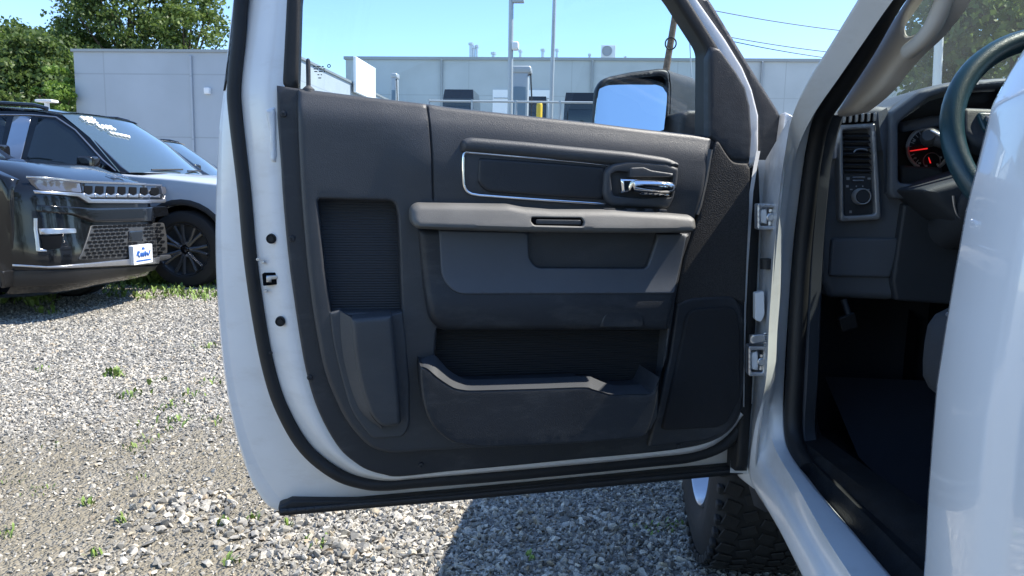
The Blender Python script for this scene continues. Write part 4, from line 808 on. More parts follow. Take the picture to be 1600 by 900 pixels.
# ------------------------------------------------------------------ parked vehicles
BLACKP = M('black_car_paint', (.006, .007, .009), .12, coat=.35, spec=.35); SILVERP = M('pale_blue_silver_paint', (.45, .5, .56), .3, .0, coat=.7)
DGREYP = M('dark_grey_paint', (.05, .055, .06), .2, .2, coat=1); BGLASS = M('dark_tinted_glass', (.012, .02, .026), .03, spec=.8); WGLASS = M('sky_reflecting_windshield', (.05, .08, .1), .03, spec=1., coat=1)
GLOSSB = M('gloss_black_trim', (.01, .01, .011), .12, coat=.6); MATTB = M('matt_black_cladding', (.018, .018, .019), .6)
ALLOY = M('black_alloy', (.10, .103, .11), .28, .5); LENS = M('headlamp_lens', (.10, .10, .11), .05, .4, coat=1); MARK = M('white_marker_paint', (.85, .86, .84), .7); BLUEW = M('blue_script', (.03, .12, .4), .5)
class Suv:
    # (x behind the nose, z) of the nose, bonnet and roof lines for a vehicle of scale 1
    nose = [(-.55, .20), (-.22, .21), (-.07, .25), (-.01, .33), (.0, .45), (.0, .55), (-.015, .66), (-.03, .74), (-.035, .84), (-.05, .95), (-.06, 1.02), (-.085, 1.065), (-.15, 1.09), (-.5, 1.13), (-1.0, 1.165), (-1.5, 1.19)]
    def __init__(s, name, label, X0, Y0, k, w, paint, roofm, group, L=5.1, lift=0.):
        lf_ = lambda x: lift*min(1, max(0, -x/.55))
        s.nose = [(x, z+(lf_(x) if z > 1.06 else 0)) for x, z in s.nose]
        s.X0, s.Y0, s.k, s.w, s.L = X0, Y0, k, w, L
        s.root = empty(name, (X0-L*k/2, Y0, 0), label, 'suv', group)
        k_ = k; P = lambda x, y, z: np.array((X0+x*k_, Y0+y, z*k_)); s.P = P
        ts = np.array([-1, -.985, -.95, -.88, -.78, -.6, -.35, 0, .35, .6, .78, .88, .95, .985, 1]); rings = []
        for (x, z) in s.nose:
            rings.append([P(x+s.corner(t, x), t*w, z-(.05*abs(t)**10 if z > 1.06 else 0)+(.012*(abs(t) < .7) if x < -.3 and z > 1 else 0)) for t in ts])
        s.body = loft('body', rings, paint, s.root, ang=40)
        V, Fs = [], []
        # sides with wheel arches
        for sgn in (-1, 1):
            fr = Frame((X0, Y0+sgn*(w-.012), 0), (k, 0, 0), (0, 0, k), (0, sgn, 0)); fr.a = np.array((1., 0, 0)); fr.b = np.array((0, 0, 1.))
            o = [(-.30, .30), (-.30, 1.05+lf_(-.3)), (-.5, 1.09+lf_(-.5)), (-1.0, 1.135+lift), (-1.55, 1.17+lift), (-3.2, 1.19+lift), (-4.6, 1.18+lift), (-4.95, 1.1), (-5.08, .9), (-5.08, .4)]
            ar = lambda c, r: [(c+r*math.cos(a), .40+r*math.sin(a)) for a in np.linspace(math.pi, 0, 15)]
            o = o+[(-4.6, .3)]+[(x, z) for x, z in ar(-4.0, .47)]+[(-3.4, .27), (-1.6, .27)]+ar(-.95, .47)
            sd = molded('side_panel', [(x*k, z*k) for x, z in o], paint, s.root, fr=fr, n=.012, r=.035, back=.12, grid=.16, px=False)
            for c in (-.95, -4.0):
                A = [(c+.47*math.cos(a), .40+.47*math.sin(a)) for a in np.linspace(math.pi*1.06, -.06*math.pi, 19)]; B = [(c+.53*math.cos(a), .40+.53*math.sin(a)) for a in np.linspace(math.pi*1.06, -.06*math.pi, 19)]
                loft('wheel_arch', [[fr.w((x*k, z*k), -.1) for x, z in A], [fr.w((x*k, z*k), .018) for x, z in A], [fr.w((x*k, z*k), .026) for x, z in lerp(A, B, .5)], [fr.w((x*k, z*k), .010) for x, z in B]], s.archm(), sd)
            # glasshouse side, leaning in
            tl = .24*w; nz_ = np.array((0, sgn*.66*k, tl)); nz_ /= np.linalg.norm(nz_); bz_ = np.array((0, -sgn*tl, .66*k)); bz_ /= np.linalg.norm(bz_); sc_ = math.hypot(.66*k, tl)/(.66*k)
            fg = Frame((X0, Y0+sgn*(w-.03), (1.165+lift)*k), (1, 0, 0), bz_, nz_)
            q = lambda pts: [(x*k, (z-1.165)*k*sc_) for x, z, *r in pts]
            gh_ = molded('glasshouse_side', q([(-1.45, 1.15), (-1.62, 1.25), (-2.02, 1.57), (-2.35, 1.77), (-2.7, 1.83), (-4.3, 1.83), (-4.85, 1.45), (-4.98, 1.15)]), roofm, s.root, fr=fg, n=0, r=.02, back=.1, grid=.2, px=False)
            for g_ in ([(-1.78, 1.22), (-1.85, 1.30), (-2.2, 1.60), (-2.42, 1.72), (-2.62, 1.745), (-2.68, 1.22)], [(-2.98, 1.22), (-2.98, 1.745), (-3.75, 1.745), (-3.82, 1.22)], [(-3.96, 1.24), (-3.92, 1.74), (-4.25, 1.72), (-4.6, 1.4), (-4.68, 1.26)]):
                molded('side_window', q(g_), BGLASS, gh_, fr=fg, n=.004, r=.004, back=.01, grid=.3, px=False)
            molded('door_pillar_trim', q([(-2.74, 1.20), (-2.70, 1.76), (-2.90, 1.76), (-2.94, 1.20)]), SATIN, gh_, fr=fg, n=.008, r=.004, back=.01, grid=.2, px=False)
            tube('window_trim', [fg.w(p, .006) for p in q([(-1.66, 1.20), (-1.82, 1.31), (-2.18, 1.62), (-2.42, 1.755), (-2.7, 1.775), (-4.25, 1.765), (-4.66, 1.40)])], .009, SATIN, gh_, k=6)
            tube('roof_rail', [P(x, sgn*(w*.78), z+lift) for x, z in ((-2.5, 1.84), (-2.65, 1.875), (-3.2, 1.90), (-4.2, 1.895), (-4.5, 1.85))], .026, GLOSSB, s.root, k=8)
            m = boxm(P(-1.86, sgn*(w+.13), 1.265+lift), (.17*k, .2, .155*k), .05, 3); mm = mk('mirror', *m, GLOSSB, s.root)
            V, Fs = boxm(P(-1.82, sgn*(w+.10), 1.165+lift), (.13*k, .28, .03*k), .01, 2); mk('mirror_foot', V, Fs, SATIN, mm)
            for c in (-.95, -4.0): s.wheel(c, sgn)
            for x in (-2.55, -3.7): V, Fs = boxm(P(x, sgn*(w+.012), 1.05), (.2*k, .03, .035*k), .01, 2); mk('door_handle', V, Fs, SATIN, sd)
        rw = lambda z: w*(1-.24*max(0, min(1, (z-1.165)/.66)))
        def sec(x, z, drop=.03, bow=0, n=13): return [P(x+bow*(1-t*t), t*rw(z)*.985, z+lift*(z > 1.17)-drop*abs(t)**4) for t in np.linspace(-1, 1, n)]
        s.ws = [sec(-1.62, 1.19, .0, .22), sec(-2.0, 1.545, .0, .17), sec(-2.38, 1.82, .02, .12)]
        s.wsh = loft('windshield', s.ws, WGLASS, s.root)
        loft('roof', [sec(-2.36, 1.825, .02, .12), sec(-2.6, 1.865), sec(-3.2, 1.89), sec(-4.3, 1.87), sec(-4.55, 1.83), sec(-4.9, 1.45), sec(-5.04, 1.15, 0), sec(-5.09, .9, 0), sec(-5.09, .4, 0)], roofm, s.root)
        loft('cowl', [sec(-1.40, 1.188, 0, .22), sec(-1.55, 1.180, 0, .22), sec(-1.66, 1.20, 0, .22)], MATTB, s.root)
        box('underbody', P(-2.6, 0, .34), (4.4*k, 1.7*w, .2*k), VOID, s.root)
    def archm(s): return MATTB
    def corner(s, t, x): return -.32*abs(t)**7*(1 if x > -.5 else max(0, 1-(-.5-x)/.9))
    def wheel(s, c, sgn, R=.405, h=.13):
        k = s.k; ctr = s.P(c, sgn*(s.w-.135), R); R_ = R*k; ax = (0, sgn, 0)
        t = lathe('wheel', [(.66*R_, .10), (.72*R_, .128), (.86*R_, .135), (.95*R_, .12), (R_, .08), (R_, -.1), (.95*R_, -.13), (.6*R_, -.13)], ctr, ax, TYRE, s.root, 48)
        rm = lathe('rim', [(.685*R_, .10), (.67*R_, .118), (.645*R_, .10), (.62*R_, .03), (.1*R_, .0), (.001, .0)], ctr, ax, ALLOY, t, 48)
        Pp = []
        for i in range(7):
            for d in (-.13, .13):
                a = 2*math.pi*i/7+d; q = lambda r, b, n: ctr+np.array((r*R_*math.cos(b), sgn*n, r*R_*math.sin(b)))
                Pp.append(tubem([q(.12, a-d*.2, .07), q(.38, a, .082), q(.64, a+d*.35, .098)], [.022*k, .017*k, .019*k], k=6))
        V, Fs = join(*Pp); mk('spokes', V, Fs, ALLOY, rm)
        lathe('hub_cap', [(.001, .095), (.07*R_, .092), (.1*R_, .075), (.1*R_, .04)], ctr, ax, GLOSSB, rm, 20)
        V, Fs = join(*[lathem([(.001, .02), (.018, .018), (.02, 0)], ctr+np.array((.17*R_*math.cos(a), sgn*.075, .17*R_*math.sin(a))), ax, 8) for a in np.linspace(0, 2*math.pi, 6)[:-1]]); mk('wheel_nuts', V, Fs, SATIN, rm)
    # conforming front details, traced on the nose
    def surf(s, y, z):
        zz = z/s.k; xs = np.interp(zz, [p[1] for p in s.nose[2:12]], [p[0] for p in s.nose[2:12]]); return (xs+s.corner(min(1, abs(y)/s.w), xs))*s.k
    def fst(s, u, v):
        X = s.X0
        for _ in range(12): p = xpt(u, v, X); X = .4*X+.6*(s.X0+s.surf(p[1]-s.Y0, p[2]))
        return (p[1]-s.Y0, p[2])
    def front(s, name, pts, mat, off=.01, parent=None, r=.004, grid=.05, holes=(), back=.03):
        fr = Frame((s.X0, s.Y0, 0), (0, 1, 0), (0, 0, 1), (1, 0, 0))
        return molded(name, [s.fst(*p) for p in pts], mat, parent or s.body, fr=fr, n=off, r=r, back=back, grid=grid, px=False, fn=lambda a, b: s.surf(a, b), holes=[[s.fst(*p) for p in h] for h in holes], ang=50)
    def fpt(s, u, v, off=.02): y, z = s.fst(u, v); return np.array((s.X0+s.surf(y, z)+off, s.Y0+y, z))
def plain_front(v):
    fr = Frame((v.X0, v.Y0, 0), (0, 1, 0), (0, 0, 1), (1, 0, 0)); k, w = v.k, v.w; fnn = lambda a, c: v.surf(a, c)
    def pt(name, pts, mat, off, par=None): return molded(name, [(y*w, z*k) for y, z in pts], mat, par or v.body, fr=fr, n=off, r=.004, back=.03, grid=.06, px=False, fn=fnn, ang=50)
    for s_ in (-1, 1): pt('headlight', [(s_*.93, .84), (s_*.93, .95), (s_*.6, .93), (s_*.6, .85)], LENS, .012)
    gr_ = pt('grille', [(-.58, .84), (.58, .84), (.58, .95), (-.58, .95)], GLOSSB, .01)
    for i in range(7): y = -.5+i/6.; pt('grille_slot', [(y-.05, .855), (y+.05, .855), (y+.05, .935), (y-.05, .935)], VOID, .018, gr_)
    pt('lower_grille', [(-.6, .42), (.6, .42), (.55, .62), (-.55, .62)], VOID, .012); pt('lower_trim', [(-.85, .35), (.85, .35), (.85, .39), (-.85, .39)], SATIN, .02)
GRP = 'large SUVs parked side by side on the gravel'
b = Suv('parked_suv', 'black SUV with chrome slotted grille, nearest of the parked row, nose facing the pickup', -4.62, 7.1, 1.17, .98, BLACKP, BLACKP, GRP, lift=.12)
hl = b.front('headlight', poly([(46, 279, 2), (124, 286), (126, 301, 2), (60, 297, 3)]), LENS, .012)
b.front('headlight', poly([(250, 291), (258, 292), (258, 303), (252, 304)]), LENS, .012)
b.front('grille_surround', poly([(52, 297), (60, 298), (128, 302), (140, 311), (253, 312), (256, 305), (258, 312), (256, 317, 2), (136, 317), (120, 307), (54, 302)]), SATIN, .02)
gb = b.front('grille', poly([(126, 286), (254, 291), (253, 312), (140, 311), (128, 302)]), GLOSSB, .008)
for i in range(7):
    x0 = 130+i*17.6; w_ = 12.5-.35*i; b.front('grille_slot', poly([(x0, 290+i*.5, 1), (x0+w_, 290.5+i*.5, 1), (x0+w_, 301+i*.3), (x0+w_/2, 304+i*.3), (x0, 301+i*.3)]), VOID, .016, gb, r=.002, back=.005)
    b.front('slot_trim', poly([(x0-2, 301+i*.3), (x0+w_/2, 305+i*.2), (x0+w_+2, 301.5+i*.3), (x0+w_+2, 308.5), (x0-2, 308)]), SATIN, .022, gb, r=.003, back=.01)
b.front('bonnet_trim', poly([(44, 275), (125, 282), (252, 288), (252, 291), (125, 285.5), (44, 278)]), SATIN, .012, r=.002)
lm = b.front('lower_grille', poly([(142, 352, 3), (256, 348, 3), (261, 396, 3), (122, 406, 3)]), M('grille_bars', (.075, .077, .08), .35, .4), .006)
for j in range(9):
    for i in range(14):
        f = (j+.5)/9; xl = 142-20*f+2; xr = 256+5*f-2; x = xl+(xr-xl)*(i+.5+.5*(j % 2))/14.5; y = (352+54*f)*(1-(x-xl)/(xr-xl))+(348+48*f)*((x-xl)/(xr-xl))
        if 197 < x < 223 and y < 380 and y > 356: continue
        V = [b.fpt(x-3.6, y-.3, .014), b.fpt(x-2.6, y-2.0, .014), b.fpt(x+2.6, y-2.0, .014), b.fpt(x+3.6, y-.3, .014), b.fpt(x+2.6, y+1.5, .014), b.fpt(x-2.6, y+1.5, .014)]
        if i == 0 and j == 0: MV, MF_ = [], []
        o = len(MV); MV += V; MF_ += [(o, o+5, o+4, o+3), (o, o+3, o+2, o+1)]
mk('grille_mesh', MV, [f[::-1] for f in MF_], VOID, lm, smooth=False)
b.front('radar_cover', poly([(199, 361, 2), (221, 360, 2), (221, 377), (199, 378)]), GLOSSB, .02, lm)
b.front('bumper_band', poly([(57, 320, 3), (140, 325), (258, 322, 3), (261, 336, 3), (240, 346), (145, 347), (110, 335), (57, 331, 3)]), BLACKP, .03, r=.012)
b.front('lower_trim', poly([(24, 413), (70, 416), (122, 412), (196, 405), (262, 398), (265, 402, 2), (250, 408), (130, 417.5, 2), (70, 419), (24, 416)]), SATIN, .035, r=.006)
b.front('corner_lamp', poly([(53, 341), (57, 341), (60, 388, 3), (72, 391), (72, 393), (56, 393, 2)]), SATIN, .012)
b.front('corner_lamp', poly([(60, 357), (116, 357, 2), (117, 364, 2), (62, 366)]), SATIN, .02)
b.front('fog_recess', poly([(62, 368), (98, 366), (94, 388, 3), (66, 391, 3)]), VOID, .006)
b.front('skid_plate', poly([(2, 424), (120, 421), (250, 411), (258, 413), (225, 426, 4), (120, 442), (4, 450)]), M('skid_black', (.009, .009, .01), .4), .015)
V, Fs = [], []
lp = b.fpt(214, 397, .07); pf = Frame(lp, (0, 1, 0), (0, 0, 1), (1, 0, 0))
pl_ = molded('number_plate', poly([(-.17, -.10, .01), (.17, -.10, .01), (.17, .10, .01), (-.17, .10, .01)]), M('plate_white', (.8, .82, .84), .5), b.body, fr=pf, n=0, r=.003, back=.05, grid=.1, px=False)
tube('plate_script', [pf.w(p, .004) for p in sp([(-.12, -.005), (-.10, .035), (-.075, .03), (-.10, .0), (-.06, -.015), (-.045, .02), (-.03, -.02), (-.01, .02), (.0, -.02), (.03, .03), (.035, -.02), (.06, .015), (.085, -.015), (.12, .035)], 4)], .007, BLUEW, pl_, k=5)
molded('plate_band', [(-.13, -.07), (.13, -.07), (.13, -.055), (-.13, -.055)], BLUEW, pl_, fr=pf, n=.003, r=0, back=.001, grid=.1, px=False)
molded('plate_emblem', poly([(-.03, .05), (.03, .05), (.02, .075), (-.02, .075)]), BLUEW, pl_, fr=pf, n=.003, r=0, back=.001, grid=.1, px=False)
def text(name, body_, size, fr, n, mat, parent, ext=.004):
    cu = bpy.data.curves.new(name, 'FONT'); cu.body = body_; cu.size = size; cu.extrude = ext; cu.align_x = 'CENTER'; cu.align_y = 'CENTER'; cu.resolution_u = 3
    t = bpy.data.objects.new(name, cu); COL.objects.link(t); dg = bpy.context.evaluated_depsgraph_get(); me = bpy.data.meshes.new_from_object(t.evaluated_get(dg)); bpy.data.objects.remove(t)
    V = [fr.w((v.co.x, v.co.y), n+v.co.z) for v in me.vertices]; Fs = [list(p.vertices) for p in me.polygons]; return mk(name, V, Fs, mat, parent, smooth=False)
hb_ = Frame(b.P(-.24, .42, 1.165), (0, 1, 0), np.array((-.96, 0, .28)), np.array((.28, 0, .96)))
text('bonnet_lettering', 'Jeep', .13, hb_, .004, SATIN, b.body)

g = Suv('parked_suv', 'pale silver SUV with black roof and white marker writing on its windshield', -3.75, 9.88, 1.2, 1.1, SILVERP, BLACKP, GRP)
a0, a1 = np.array(g.ws[0]), np.array(g.ws[2])
def wsp(fy, fz, off=.012):      # point on the windshield: fy across (0 near .. 1 far), fz up
    i = fy*12; j = int(min(11, i)); f = i-j; m = np.array(g.ws[1]); A = a0[j]*(1-f)+a0[j+1]*f; B = m[j]*(1-f)+m[j+1]*f; C = a1[j]*(1-f)+a1[j+1]*f
    p = A+(B-A)*fz*2 if fz < .5 else B+(C-B)*(fz*2-1); return p+np.array((.6, 0, .8))*off
sc = []
for k, (fy, fz, L_) in enumerate(((.10, .90, 6), (.10, .86, 6), (.11, .81, 5))): sc.append([wsp(fy+.022*i, fz+(.012 if i % 2 else -.012)) for i in range(L_)])
for fy, fz in ((.16, .72), (.20, .72), (.235, .72), (.27, .72)): sc.append([wsp(fy, fz+.04), wsp(fy+.02, fz+.03), wsp(fy+.004, fz), wsp(fy+.022, fz-.02), wsp(fy+.002, fz-.04)])
for i in range(5): sc.append([wsp(.19+.03*i, .60-.01*i+.02), wsp(.20+.03*i, .63-.01*i), wsp(.21+.03*i, .59-.01*i), wsp(.22+.03*i, .62-.01*i)])
V, Fs = join(*[tubem(p, .019, k=5) for p in sc]); mk('marker_writing', V, Fs, MARK, g.wsh)
tube('wiper', [wsp(.2, .02, .03), wsp(.5, .05, .03)], .012, MATTB, g.wsh, k=6); tube('wiper', [wsp(.55, .03, .03), wsp(.85, .05, .03)], .012, MATTB, g.wsh, k=6)
plain_front(g)
t3 = Suv('parked_suv', 'dark grey SUV mostly hidden behind the silver one and the open door', -4.9, 13.0, 1.13, 1.1, DGREYP, BLACKP, GRP)
V, Fs = boxm(t3.P(-1.98, -.1, 1.55), (.03, .5, .22), .02, 2, rot=Matrix.Rotation(-.8, 3, 'Y')); mk('windshield_sticker', V, Fs, MARK, t3.wsh)

# ------------------------------------------------------------------ buildings
def panel_wall(name, col, pw, ph):
    m = M(name, col, .55, var=.06, vscale=.35); N = m.node_tree.nodes; L = m.node_tree.links; bnode = N['Principled BSDF']
    tc = N.new('ShaderNodeTexCoord'); sx = N.new('ShaderNodeSeparateXYZ'); L.new(tc.outputs['Object'], sx.inputs[0])
    def line(src, period, off, wd):
        a = N.new('ShaderNodeMath'); a.operation = 'ADD'; a.inputs[1].default_value = off+1000*period; L.new(src, a.inputs[0])
        f = N.new('ShaderNodeMath'); f.operation = 'MODULO'; f.inputs[1].default_value = period; L.new(a.outputs[0], f.inputs[0])
        c = N.new('ShaderNodeMath'); c.operation = 'LESS_THAN'; c.inputs[1].default_value = wd; L.new(f.outputs[0], c.inputs[0]); return c
    ad = N.new('ShaderNodeMath'); ad.operation = 'ADD'; L.new(sx.outputs[0], ad.inputs[0]); L.new(sx.outputs[1], ad.inputs[1])
    a = line(ad.outputs[0], pw, .0, .07); c = line(sx.outputs[2], ph, .4, .07); mx = N.new('ShaderNodeMath'); mx.operation = 'MAXIMUM'; L.new(a.outputs[0], mx.inputs[0]); L.new(c.outputs[0], mx.inputs[1])
    src = bnode.inputs['Base Color'].links[0].from_socket; mm = N.new('ShaderNodeMix'); mm.data_type = 'RGBA'; L.new(mx.outputs[0], mm.inputs[0]); L.new(src, mm.inputs[6]); mm.inputs[7].default_value = (*[v*.82 for v in col], 1); L.new(mm.outputs[2], bnode.inputs['Base Color']); return m
PW = panel_wall('grey_metal_panels', (.40, .44, .48), 8.2, 3.4); PW2 = panel_wall('pale_metal_panels', (.44, .48, .49), 9., 3.6); COPE = M('parapet_coping', (.30, .32, .33), .45, .3); WH = M('white_board', (.82, .83, .84), .5)
bl = empty('building', (-22, 52, 0), 'grey metal panelled building behind the parked SUVs, trees above its roof', 'building')
ZT = 8.45
box('wall', (-22.1, 52, ZT/2), (12.2, 24, ZT), PW, bl); box('coping', (-22.1, 52, ZT+.06), (12.4, 24.2, .14), COPE, bl)
wl_ = ypt(324, 142, 39.9); V, Fs = boxm(wl_, (.32, .25, .35), .06, 2); mk('wall_light', V, Fs, WH, bl)
for u in (248, 142): q = ypt(u, 78, 46); lathe('roof_pipe', [(.10, -.8), (.10, .5), (.16, .5), (.16, .62), (.001, .65)], (q[0], 46, ZT+.1), (0, 0, 1), STEEL, bl, 12)
pc = xpt(572, 118, -15.75); q0_, q1_ = xpt(553, 98, -15.75), xpt(584, 140, -15.75)
V, Fs = boxm((-15.7, (q0_[1]+q1_[1])/2, (q0_[2]+q1_[2])/2-.2), (.2, abs(q1_[1]-q0_[1]), 2.4), .02, 1); mk('white_parapet', V, Fs, WH, bl)
bb2 = empty('building', (8, 72, 0), 'long low pale warehouse wall with roller shutters seen through the door window', 'building')
Z2 = ypt(900, 94, 66)[2]
box('wall', (12, 80, Z2/2), (66, 28, Z2), PW2, bb2); box('coping', (12, 80, Z2+.08), (66.3, 28.3, .25), COPE, bb2)
for u0, u1 in ((770, 860), (1000, 1060)):
    p0, p1 = ypt(u0, 140, 65.9), ypt(u1, 140, 65.9); sh = box('roller_shutter', ((p0[0]+p1[0])/2, 65.95, p0[2]/2), (p1[0]-p0[0], .12, p0[2]), WH, bb2)
    for k in range(7): z = p0[2]*(k+.5)/7; box('shutter_slat', ((p0[0]+p1[0])/2, 65.87, z), (p1[0]-p0[0]-.2, .05, .06), COPE, sh)
for u, v, h, r in ((736, 92, 1.4, .16), (740, 92, 1.1, .14), (745, 92, 1.2, .12), (771, 92, .6, .16), (813, 92, .8, .12), (848, 92, .9, .14), (870, 93, .9, .12), (921, 95, .5, .1), (977, 95, .3, .1)):
    q = ypt(u, v, 68); lathe('roof_vent', [(r, -.6), (r, h), (r*1.6, h), (r*1.6, h+.18), (.001, h+.25)], (q[0], 68, Z2+.2), (0, 0, 1), STEEL, bb2, 12)
q = ypt(950, 94, 67.5)
ac = empty('air_conditioner', (q[0], 67.5, Z2+.2), 'white boxy air conditioner with round fan on the warehouse roof', 'air conditioner')
V, Fs = boxm((q[0], 67.5, Z2+.95), (1.25, .6, 1.1), .05, 2); mk('casing', V, Fs, WH, ac)
lathe('fan_grille', [(.44, -.02), (.44, .05), (.38, .06), (.36, .02), (.12, .03), (.001, .05)], (q[0]-.12, 67.18, Z2+1.0), (0, -1, 0), GREY, ac, 24)
for sx_ in (-.45, .45): box('foot', (q[0]+sx_, 67.5, Z2+.3), (.1, .5, .22), STEEL, ac)

# ------------------------------------------------------------------ poles, wires, chargers, far vehicles, fence
GALV = M('galvanised_pole', (.42, .44, .46), .5, .4); WOOD = M('weathered_pole_wood', (.16, .115, .085), .85, bump=.5, bscale=20, var=.3, vscale=8)
def pole(u0, v0, u1, v1, Y, name, label, cat, mat, r0, r1, top=None):
    a, c = ypt(u0, v0, Y), ypt(u1, v1, Y); d = (a-c)/(a[2]-c[2]); base = c+d*(0-c[2]); tp = c+d*((top or a[2]+2)-c[2]); root = empty(name, base, label, cat)
    tube('post', [base, base*.5+tp*.5, tp], [r0, (r0+r1)/2, r1], mat, root, k=12); return root, base, tp, d
lp_, lb_, lt_, ld_ = pole(799, -20, 797, 170, 26, 'lamp_post', 'grey lamp post with a small camera box on its side, beside the charging cabinet', 'lamp post', GALV, .10, .08, 9.2)
q = ypt(806, 2, 26); V, Fs = boxm((q[0]+.08, 26, q[2]+.0), (.4, .25, .1), .03, 2); mk('lamp_arm', V, Fs, GALV, lp_)
q = ypt(803, 73, 26); V, Fs = boxm((q[0]+.06, 25.9, q[2]), (.24, .3, .28), .08, 3); mk('camera_box', V, Fs, WH, lp_)
V, Fs = boxm((lt_[0]+.5, 26, lt_[2]), (1.1, .35, .12), .04, 2); mk('lamp_head', V, Fs, GALV, lp_)
p2, *_ = pole(867, -20, 861, 175, 30, 'lamp_post', 'thin plain grey pole right of the camera post', 'lamp post', GALV, .09, .07, 10.5)
_, b2_, t2_, _ = _ if len(_) == 4 else (0, *_) ; lathe('post_base', [(.28, 0), (.28, .7), (.2, .8), (.001, .8)], (b2_[0], 30, 0), (0, 0, 1), M('concrete', (.45, .44, .42), .8), p2, 16)
V, Fs = boxm((t2_[0]+.5, 30, t2_[2]), (1.1, .35, .12), .04, 2); mk('lamp_head', V, Fs, GALV, p2)
up, ub, ut, ud = pole(1058, 5, 1041, 108, 48, 'utility_pole', 'leaning brown wooden utility pole with a coiled cable loop', 'utility pole', WOOD, .26, .18, 15)
q = ypt(1048, 68, 47.7); ring = [q+np.array((.33*math.cos(t), 0, .36*math.sin(t))) for t in np.linspace(0, 6.28, 24, endpoint=False)]; tube('cable_coil', ring, .045, RUBBER, up, k=6, closed=True)
q = ut; box('crossarm', (ut[0], 48, ut[2]-.6), (2.4, .12, .14), WOOD, up)
p3, *_ = pole(1076, 30, 1080, 110, 46, 'antenna_mast', 'thin metal mast just right of the wooden utility pole', 'mast', GALV, .05, .03)
for i, (a, c, s, lb) in enumerate((((1030, -2), (1420, 58), 1.2, 'thin dark overhead wire crossing the sky, highest of the three'), ((1090, 48), (1420, 92), 1.0, 'overhead wire just above the warehouse roof, middle of the three'), ((1090, 52), (1420, 103), 1.2, 'overhead wire drooping nearest the warehouse roof, lowest of the three'))):
    A, B = ypt(*a, 50), ypt(*c, 50); n_ = 24; P = [A+(B-A)*t/n_-np.array((0, 0, s*4*(t/n_)*(1-t/n_)*.25)) for t in range(n_+1)]
    tag(tube('overhead_wire', P, .028, RUBBER, k=5), lb, 'wire', 'overhead wires')
# white pole seen through the windshield
p4, *_ = pole(1469, 20, 1464, 128, 17, 'flag_pole', 'white pole seen through the windshield above the dashboard', 'pole', WH, .09, .085, 6.4)
# left lot light
q = ypt(73, 158, 19); ls = empty('lot_light', (q[0], 19, 0), 'slim flat headed lot light standing above the silver SUV roof', 'lamp post')
tube('post', [(q[0], 19, 0), (q[0], 19, q[2]-.02)], .06, WH, ls, k=10); V, Fs = boxm((q[0], 19, q[2]), (.48, .3, .07), .03, 2); mk('lamp_head', V, Fs, WH, ls)
for u in (690, 925, 1190): q = ypt(u, 120, 65.9); V, Fs = boxm((q[0], 65.85, Z2/2), (.16, .16, Z2-.1), .02, 1); mk('downpipe', V, Fs, COPE, bb2)
for u in (298,): q = ypt(u, 120, 39.9); V, Fs = boxm((q[0], 39.94, ZT/2-.1), (.13, .12, ZT-.2), .02, 1); mk('downpipe', V, Fs, PW, bl)
# chargers
def charger(u0, v0, u1, v1, Y, label):
    a, c = ypt(u0, v0, Y), ypt(u1, v1, Y); x0, x1, z1 = a[0], c[0], a[2]; r = empty('vehicle_charger', ((x0+x1)/2, Y, 0), label, 'charger'); w = x1-x0
    V, Fs = boxm(((x0+x1)/2, Y+.3, z1/2), (w, .6, z1), .06, 2); mk('cabinet', V, Fs, GALV, r)
    V, Fs = boxm(((x0+x1)/2, Y-.02, z1*.5), (w*.78, .06, z1*.82), .03, 2); mk('door_panel', V, Fs, M('charger_blue_grey', (.16, .22, .27), .3), r)
    V, Fs = boxm(((x0+x1)/2+.05*w, Y+.3, z1+.10), (w*1.25, .66, .28), .1, 3); mk('canopy', V, Fs, GALV, r)
    tube('cable', [np.array((x1-.03*w+dx*w, Y-.05, z)) for dx, z in ((.0, z1*.98), (.18, z1*.99), (.27, z1*.85), (.27, z1*.5), (.2, z1*.3), (.02, z1*.2))], .03, RUBBER, r, k=6); return r
charger(800, 113, 824, 180, 27, 'tall grey charging cabinet with a looped black cable beside the lamp post')
charger(611, 121, 619, 170, 40, 'slim charger with looped cable near the left end of the warehouse')
q = ypt(843, 162, 25); bo = lathe('bollard', [(.1, 0), (.1, q[2]-.05), (.09, q[2]+.0), (.05, q[2]+.05), (.001, q[2]+.06)], (q[0], 25, 0), (0, 0, 1), M('yellow_paint', (.75, .5, .03), .5), None, 14); tag(bo, 'yellow safety bollard beside the charging cabinet', 'bollard')
